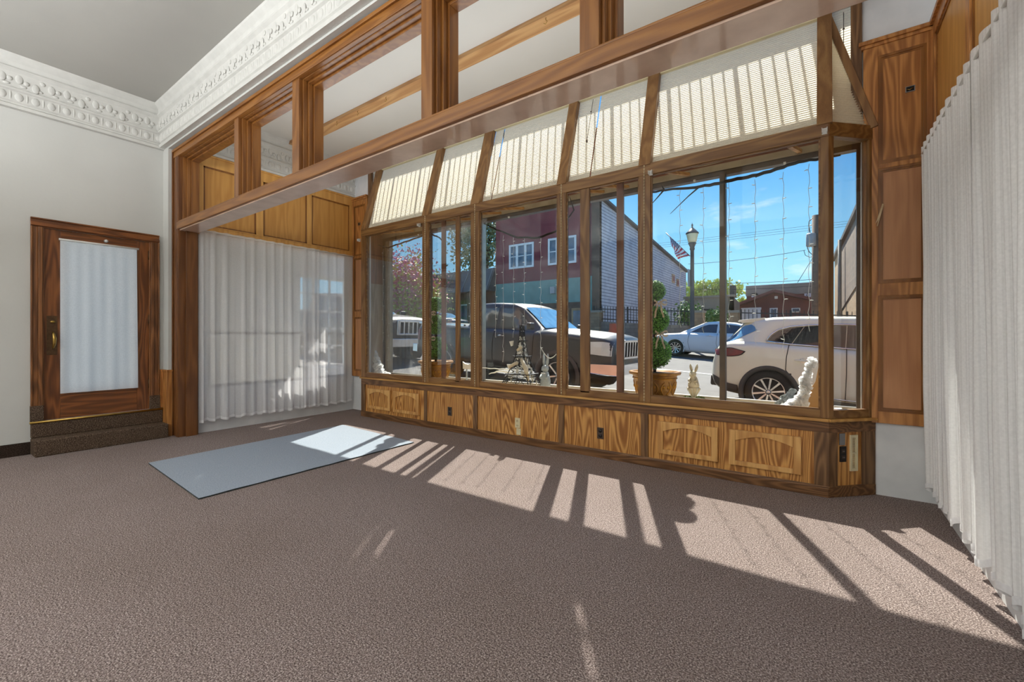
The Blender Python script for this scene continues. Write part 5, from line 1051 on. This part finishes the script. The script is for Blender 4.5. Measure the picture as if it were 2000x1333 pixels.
for (a, b), lab in (((1154, 1173), 'square stone gate pillar against the corner of the red building'), ((1356, 1374), 'square stone gate pillar right of the street lamp'), ((1424, 1443), 'square stone gate pillar beside the slim window mullion')):
    xa, xb = X(a, 23.5), X(b, 23.5); zt = Z((a+b)/2, 607, 23.5); o = thing('stone_pillar', ((xa+xb)/2, 23.5, .5), lab, 'pillar', 'stone pillars of the fence'); MB().box(xa, xb, 23.3, 23.9, 0, zt-.12).build('shaft', G['pillar_stone'], o); MB().box(xa-.05, xb+.05, 23.25, 23.95, zt-.12, zt).build('cap', G['concrete'], o)
bp = at(1197, 640, 22.6); MB_ = MB().lathe([(0, -.1), (.28, -.1), (.27, .25), (.24, .28), (.23, .6), (.2, .64), (.19, .95), (0, .97)], (bp.x, 22.6, ground_z(bp.x, 22.6)+.14), 18); tag(MB_.build('traffic_barrel', G['orange_barrel'], loc=(bp.x, 22.6, ground_z(bp.x, 22.6)+.14)), 'orange traffic barrel by the block wall across the street', 'barrel')
# street lamp, flag
yl = 21.8; b0 = at(1352, 640, yl); lx = b0.x; zg = ground_z(lx, yl)+.14; zt = at(1352, 475, yl).z
sl_ = thing('street_lamp', (lx, yl, zg), 'black street lamp with a cream lantern across the street', 'street lamp')
MB().lathe([(0, 0), (.24, 0), (.22, .35), (.13, .5), (.11, .6), (.09, 3), (.085, zt-zg-.35), (.12, zt-zg-.3), (.1, zt-zg-.2), (.17, zt-zg-.05), (.19, zt-zg), (0, zt-zg)], (lx, yl, zg), 16).build('pole', G['lamp_black'], sl_)
MB().lathe([(.15, 0), (.2, .1), (.27, .42), (.25, .5), (0, .5)], (lx, yl, zt), 16).build('lantern', G['lamp_glass'], sl_)
MB().lathe([(.28, .42), (.3, .46), (.27, .5), (.12, .66), (.05, .72), (.03, .8), (.05, .85), (.012, .92), (0, 1.02)], (lx, yl, zt), 16).build('lantern_cap', G['lamp_black'], sl_)
MB().box(lx-.14, lx-.09, yl-.3, yl+.3, at(1352, 560, yl).z, at(1352, 527, yl).z).build('banner', G['transformer'], sl_)
fl = thing('flag', (lx, yl, at(1350, 503, yl).z), 'striped national flag hanging from a slanted pole on the street lamp', 'flag')
A_, B_, C_, D_ = at(1307, 460, yl-.05), at(1346, 500, yl-.05), at(1323, 506, yl-.3), at(1312, 480, yl-.3)
MB().tube([at(1300.5, 455, yl-.05), at(1347.5, 500.5, yl-.02)], .02, 6).build('pole', G['lamp_black'], fl)
m = MB(); nu, nv = 26, 16
def fp(s, t):
    p = A_.lerp(B_, s).lerp(D_.lerp(C_, s), t); return p+Vector((0, .10*math.sin(s*9+t*5)*t, -.10*math.sin(PI*t)*(1-s)*.4))
vs = [fp(i/nu, j/nv) for j in range(nv+1) for i in range(nu+1)]
for j in range(nv):
    for i in range(nu):
        col = 2 if (i/nu < 7/13 and j/nv < .42) else (0 if int(i/nu*13) % 2 == 0 else 1); b_ = len(m.v); m.add([vs[j*(nu+1)+i], vs[j*(nu+1)+i+1], vs[(j+1)*(nu+1)+i+1], vs[(j+1)*(nu+1)+i]], [(0, 1, 2, 3)], col)
for r_ in range(9):
    for q in range(6 if r_ % 2 == 0 else 5):
        c = fp((.3+r_*.75)/13, .42*((q+.5+(.5 if r_ % 2 else 0))/6)); rr = .021
        for s_ in (-.012, .012):
            st5 = [c+Vector((math.cos(a)*(rr if k % 2 == 0 else rr*.4), s_, math.sin(a)*(rr if k % 2 == 0 else rr*.4))) for k, a in enumerate([PI/2+PI*h/5 for h in range(10)])]; m.add(st5+[c+Vector((0, s_, 0))], [(10, k, (k+1) % 10) for k in range(10)], 1)
m.build('cloth', [G['flag_red'], G['flag_white'], G['flag_blue']], fl)
# utility pole and wires
yp = 30; up = at(1594, 600, yp); zt = at(1594, 421, yp).z
u = thing('utility_pole', (up.x, yp, .3), 'brown wooden utility pole with a grey transformer and wires', 'utility pole')
MB().tube([(up.x, yp, -.5), (up.x, yp, zt)], [.24, .19], 12).build('pole', G['pole_wood'], u)
c = at(1584, 469, yp-.2); MB().lathe([(0, -.36), (.22, -.36), (.24, -.3), (.24, .3), (.2, .36), (0, .38)], c, 14).tube([c+Vector((.2, 0, .2)), (up.x, yp, c.z+.2)], .03, 6).tube([c+Vector((.2, 0, -.2)), (up.x, yp, c.z-.2)], .03, 6).build('transformer', G['transformer'], u)
MB().lathe([(0, -.3), (.2, -.3), (.2, .3), (0, .32)], (up.x+.35, yp-.2, c.z+.05), 14).build('transformer', G['transformer'], u)
MB().tube([(up.x-.1, yp-.1, zt-.1), (up.x-.32, yp-.1, zt-.3), (up.x-.34, yp-.1, zt-.55), (up.x-.2, yp-.1, zt-1.6), (up.x-.15, yp, zt-1.9)], .025, 6).tube([at(a, b, yp-.1) for a, b in ((1577, 465), (1577, 485), (1581, 493), (1588, 499), (1594, 492), (1598, 485))], .02, 6).tube([at(a, b, yp-.1) for a, b in ((1570, 490), (1573, 499), (1582, 503), (1590, 500), (1596, 496))], .015, 6).build('service_cable', G['iron_black'], u)
for k, (a, b) in enumerate((((1344, 516), (1573, 489)), ((1344, 552), (1588, 546)), ((1344, 564), (1588, 559)))):
    A0, B0 = at(a[0], a[1], yp+(8 if k == 2 else 2)), at(b[0], b[1], yp); tag(MB().tube([A0.lerp(B0, t)+Vector((0, 0, -.5*t*(1-t))) for t in [i/14 for i in range(15)]], .014, 5).build('overhead_wire', G['wire_dark'], loc=B0), ('topmost single wire strung left from the transformer', 'thin wire crossing behind the lamp just above the hillside bushes', 'lowest wire strung left from the pole above the brick building')[k], 'wire', 'overhead wires')
for k in range(3):
    A0, B0 = at(1200, 486+k*4, 60), at(1760, 420+k*5, 60); tag(MB().tube([A0.lerp(B0, i/10) for i in range(11)], .014, 5).build('overhead_wire', G['wire_dark'], loc=B0), 'faint high wire crossing the blue sky, one of a trio', 'wire', 'trio of high overhead wires')
tag(MB().tube([at(1558, 552, yp-6), at(1588, 503, yp)], .012, 5).build('guy_wire', G['wire_dark'], loc=(up.x, yp, 2)), 'slanting guy wire below the transformer', 'wire')
# trees
def crown(c, rx, ry, rz, n, size, clumps, seed, zmin=None):
    rnd = random.Random(seed); m = MB(); cl = []
    for k in range(clumps):
        while True:
            q = Vector((rnd.uniform(-1, 1), rnd.uniform(-1, 1), rnd.uniform(-1, 1)))
            if q.length < 1: break
        cl.append(Vector((c[0]+q.x*rx, c[1]+q.y*ry, c[2]+q.z*rz)))
    for i in range(n):
        a = rnd.choice(cl); s_ = min(rx, rz)*.28; p = a+Vector((rnd.gauss(0, s_), rnd.gauss(0, s_), rnd.gauss(0, s_)))
        if zmin is not None and p.z < zmin: p.z = zmin+abs(rnd.gauss(0, .1))
        m.leaf(p, size*rnd.uniform(.6, 1.3), nrm=(rnd.gauss(0, 1), rnd.gauss(0, 1)-.3, rnd.gauss(0, 1)+.4))
    return m
yt = 12.4; tc = at(796, 520, yt); g0 = ground_z(tc.x, yt)
t1 = thing('flowering_tree', (tc.x, yt, g0), 'pink flowering tree with lime leaves seen through the left end window', 'tree')
tx = at(797, 600, yt).x
MB().tube([(tx, yt, g0), (tx+.02, yt, 1.6), (tx-.03, yt, 2.4), (tx, yt, 3.6)], [.09, .075, .06, .02], 8).tube([(tx, yt, 1.9), (tx-.7, yt+.2, 2.9), (tx-1, yt, 3.6)], [.05, .035, .012], 6).tube([(tx, yt, 1.8), (tx+.6, yt-.2, 2.7), (tx+1.1, yt, 3.4)], [.05, .03, .01], 6).build('trunk', G['bark'], t1)
crown((tc.x-.1, yt, 3.05), 1.35, 1.1, 1.5, 5200, .085, 80, 3).build('blossom', G['blossom'], t1); crown((tc.x+.1, yt, 2.8), 1.25, 1.1, 1.6, 4200, .08, 70, 4).build('foliage', G['leaf_lime'], t1)
c = at(957, 460, 32); t2 = thing('green_tree', (c.x, 32, 1), 'pale green leafy tree rising behind the left edge of the red building', 'tree')
MB().tube([(c.x-1, 32, 0), (c.x-.8, 32, 5), (c.x, 32, c.z)], [.35, .28, .1], 8).tube([(c.x-.8, 32, 5), (c.x-2.5, 32, 8)], [.2, .06], 6).build('trunk', G['bark'], t2); crown((c.x-1.3, 32, c.z), 2.6, 2, 3.6, 5200, .2, 90, 6).build('foliage', G['leaf_dark'], t2)
for (px, py, Y, rx, rz, n, mt, lab, nm, sz) in ((1375, 573, 62, 5.2, 1.3, 3600, 'leaf_lime', 'yellow green hillside bushes above the concrete building', 'bush', .3), (1445, 594, 64, 3, .6, 900, 'leaf_lime', 'small green bushes right of the concrete building roof', 'bush', .26), (1400, 622, 26, .8, .4, 900, 'leaf_green', 'green bush between the two stone pillars', 'bush', .1), (1344, 612, 24.6, .6, .6, 700, 'leaf_green', 'green bush behind the street lamp foot', 'bush', .1), (758, 615, 15, 2.6, .35, 2600, 'leaf_lime', 'low clipped green hedge beyond the black truck', 'hedge', .09), (826, 580, 21, 1.4, 1.4, 1600, 'leaf_green', 'green bush in front of the mansard building at the left', 'bush', .14)):
    c = at(px, py, Y); o = thing(nm, (c.x, Y, c.z-rz), lab, nm); crown((c.x, Y, c.z), rx, 1.2 if rx > 1 else .5, rz, n, sz, 60, int(px)).build('foliage', G[mt], o)
    m = MB()
    for k in range(5): xx = c.x+(k-2)*rx*.35; m.tube([(xx, Y, min(c.z-rz*.6, ground_z(c.x, Y))), (xx+.1*math.sin(k*3), Y, c.z+rz*.6)], [.05, .02], 6)
    m.build('stem', G['bark'], o)
c = at(1385, 556, 58.5); m = MB(); rnd = random.Random(8)
for k in range(9):
    b_ = at(1366+k*5, 572, 58.5); m.tube([b_, b_+Vector((rnd.uniform(-.3, .3), 0, .8)), b_+Vector((rnd.uniform(-.6, .6), 0, rnd.uniform(1, 1.7)))], [.03, .02, .008], 5)
tag(m.build('bare_shrub', G['bark'], loc=c), 'bare twiggy shrub on top of the hillside', 'shrub')
# ------------------------------------------------------------------ daylight, added fill lights, camera settings
W = bpy.data.worlds.new('sky'); S.world = W; W.use_nodes = True; nt = W.node_tree; nt.nodes.clear(); L = nt.links
tc_ = nt.nodes.new('ShaderNodeTexCoord'); sx = nt.nodes.new('ShaderNodeSeparateXYZ'); L.new(tc_.outputs['Generated'], sx.inputs[0])
col = ramp(nt, sx.outputs[2], [(0, s2l((196, 228, 242))), (.12, s2l((150, 212, 246))), (.35, s2l((84, 162, 232))), (1, s2l((50, 110, 190)))])
n = N(nt, 'ShaderNodeTexNoise', Scale=3.2, Detail=7, Roughness=.6); mp = N(nt, 'ShaderNodeMapping'); mp.inputs['Scale'].default_value = (1, 1, 3.5); L.new(tc_.outputs['Generated'], mp.inputs[0]); L.new(mp.outputs[0], n.inputs['Vector'])
cl = ramp(nt, n.outputs[0], [(.62, (0, 0, 0, 1)), (.8, (.8, .8, .8, 1))]); mx = N(nt, 'ShaderNodeMixRGB'); L.new(cl, mx.inputs[0]); L.new(col, mx.inputs[1]); mx.inputs[2].default_value = (.9, .93, .95, 1)
bg = N(nt, 'ShaderNodeBackground', Strength=SKY); L.new(mx.outputs[0], bg.inputs[0]); wo_ = nt.nodes.new('ShaderNodeOutputWorld'); L.new(bg.outputs[0], wo_.inputs[0])
sun = bpy.data.lights.new('sun', 'SUN'); sun.energy = SUN; sun.angle = math.radians(.6); sun.color = (1, .95, .86); so = bpy.data.objects.new('sun', sun); COL.objects.link(so)
so.rotation_euler = Vector((.444, -1, -1.25)).to_track_quat('-Z', 'Y').to_euler(); so.location = (-5, 20, 20)
def area(name, loc, rot, sx_, sy_, e, c=(.96, .985, 1.0)):
    l = bpy.data.lights.new(name, 'AREA'); l.shape = 'RECTANGLE'; l.size = sx_; l.size_y = sy_; l.energy = e; l.color = c; o = bpy.data.objects.new(name, l); COL.objects.link(o); o.location = loc; o.rotation_euler = rot; return o
for nm, loc, sx_, sy_, e in LAMPS: area(nm, loc, (0, 0, 0), sx_, sy_, e)
for nm, loc, rot, sx_, sy_, e in FILLS: area(nm, loc, rot, sx_, sy_, e)
vs_ = S.view_settings; vs_.view_transform = 'Standard'; vs_.look = 'None'; vs_.gamma = 1; vs_.use_curve_mapping = False; vs_.exposure = EXPO
cy_ = S.cycles; cy_.max_bounces = 10; cy_.diffuse_bounces = 5; cy_.glossy_bounces = 3; cy_.transparent_max_bounces = 24; cy_.transmission_bounces = 6; cy_.use_denoising = True; cy_.sample_clamp_indirect = 6; cy_.caustics_reflective = False; cy_.caustics_refractive = False
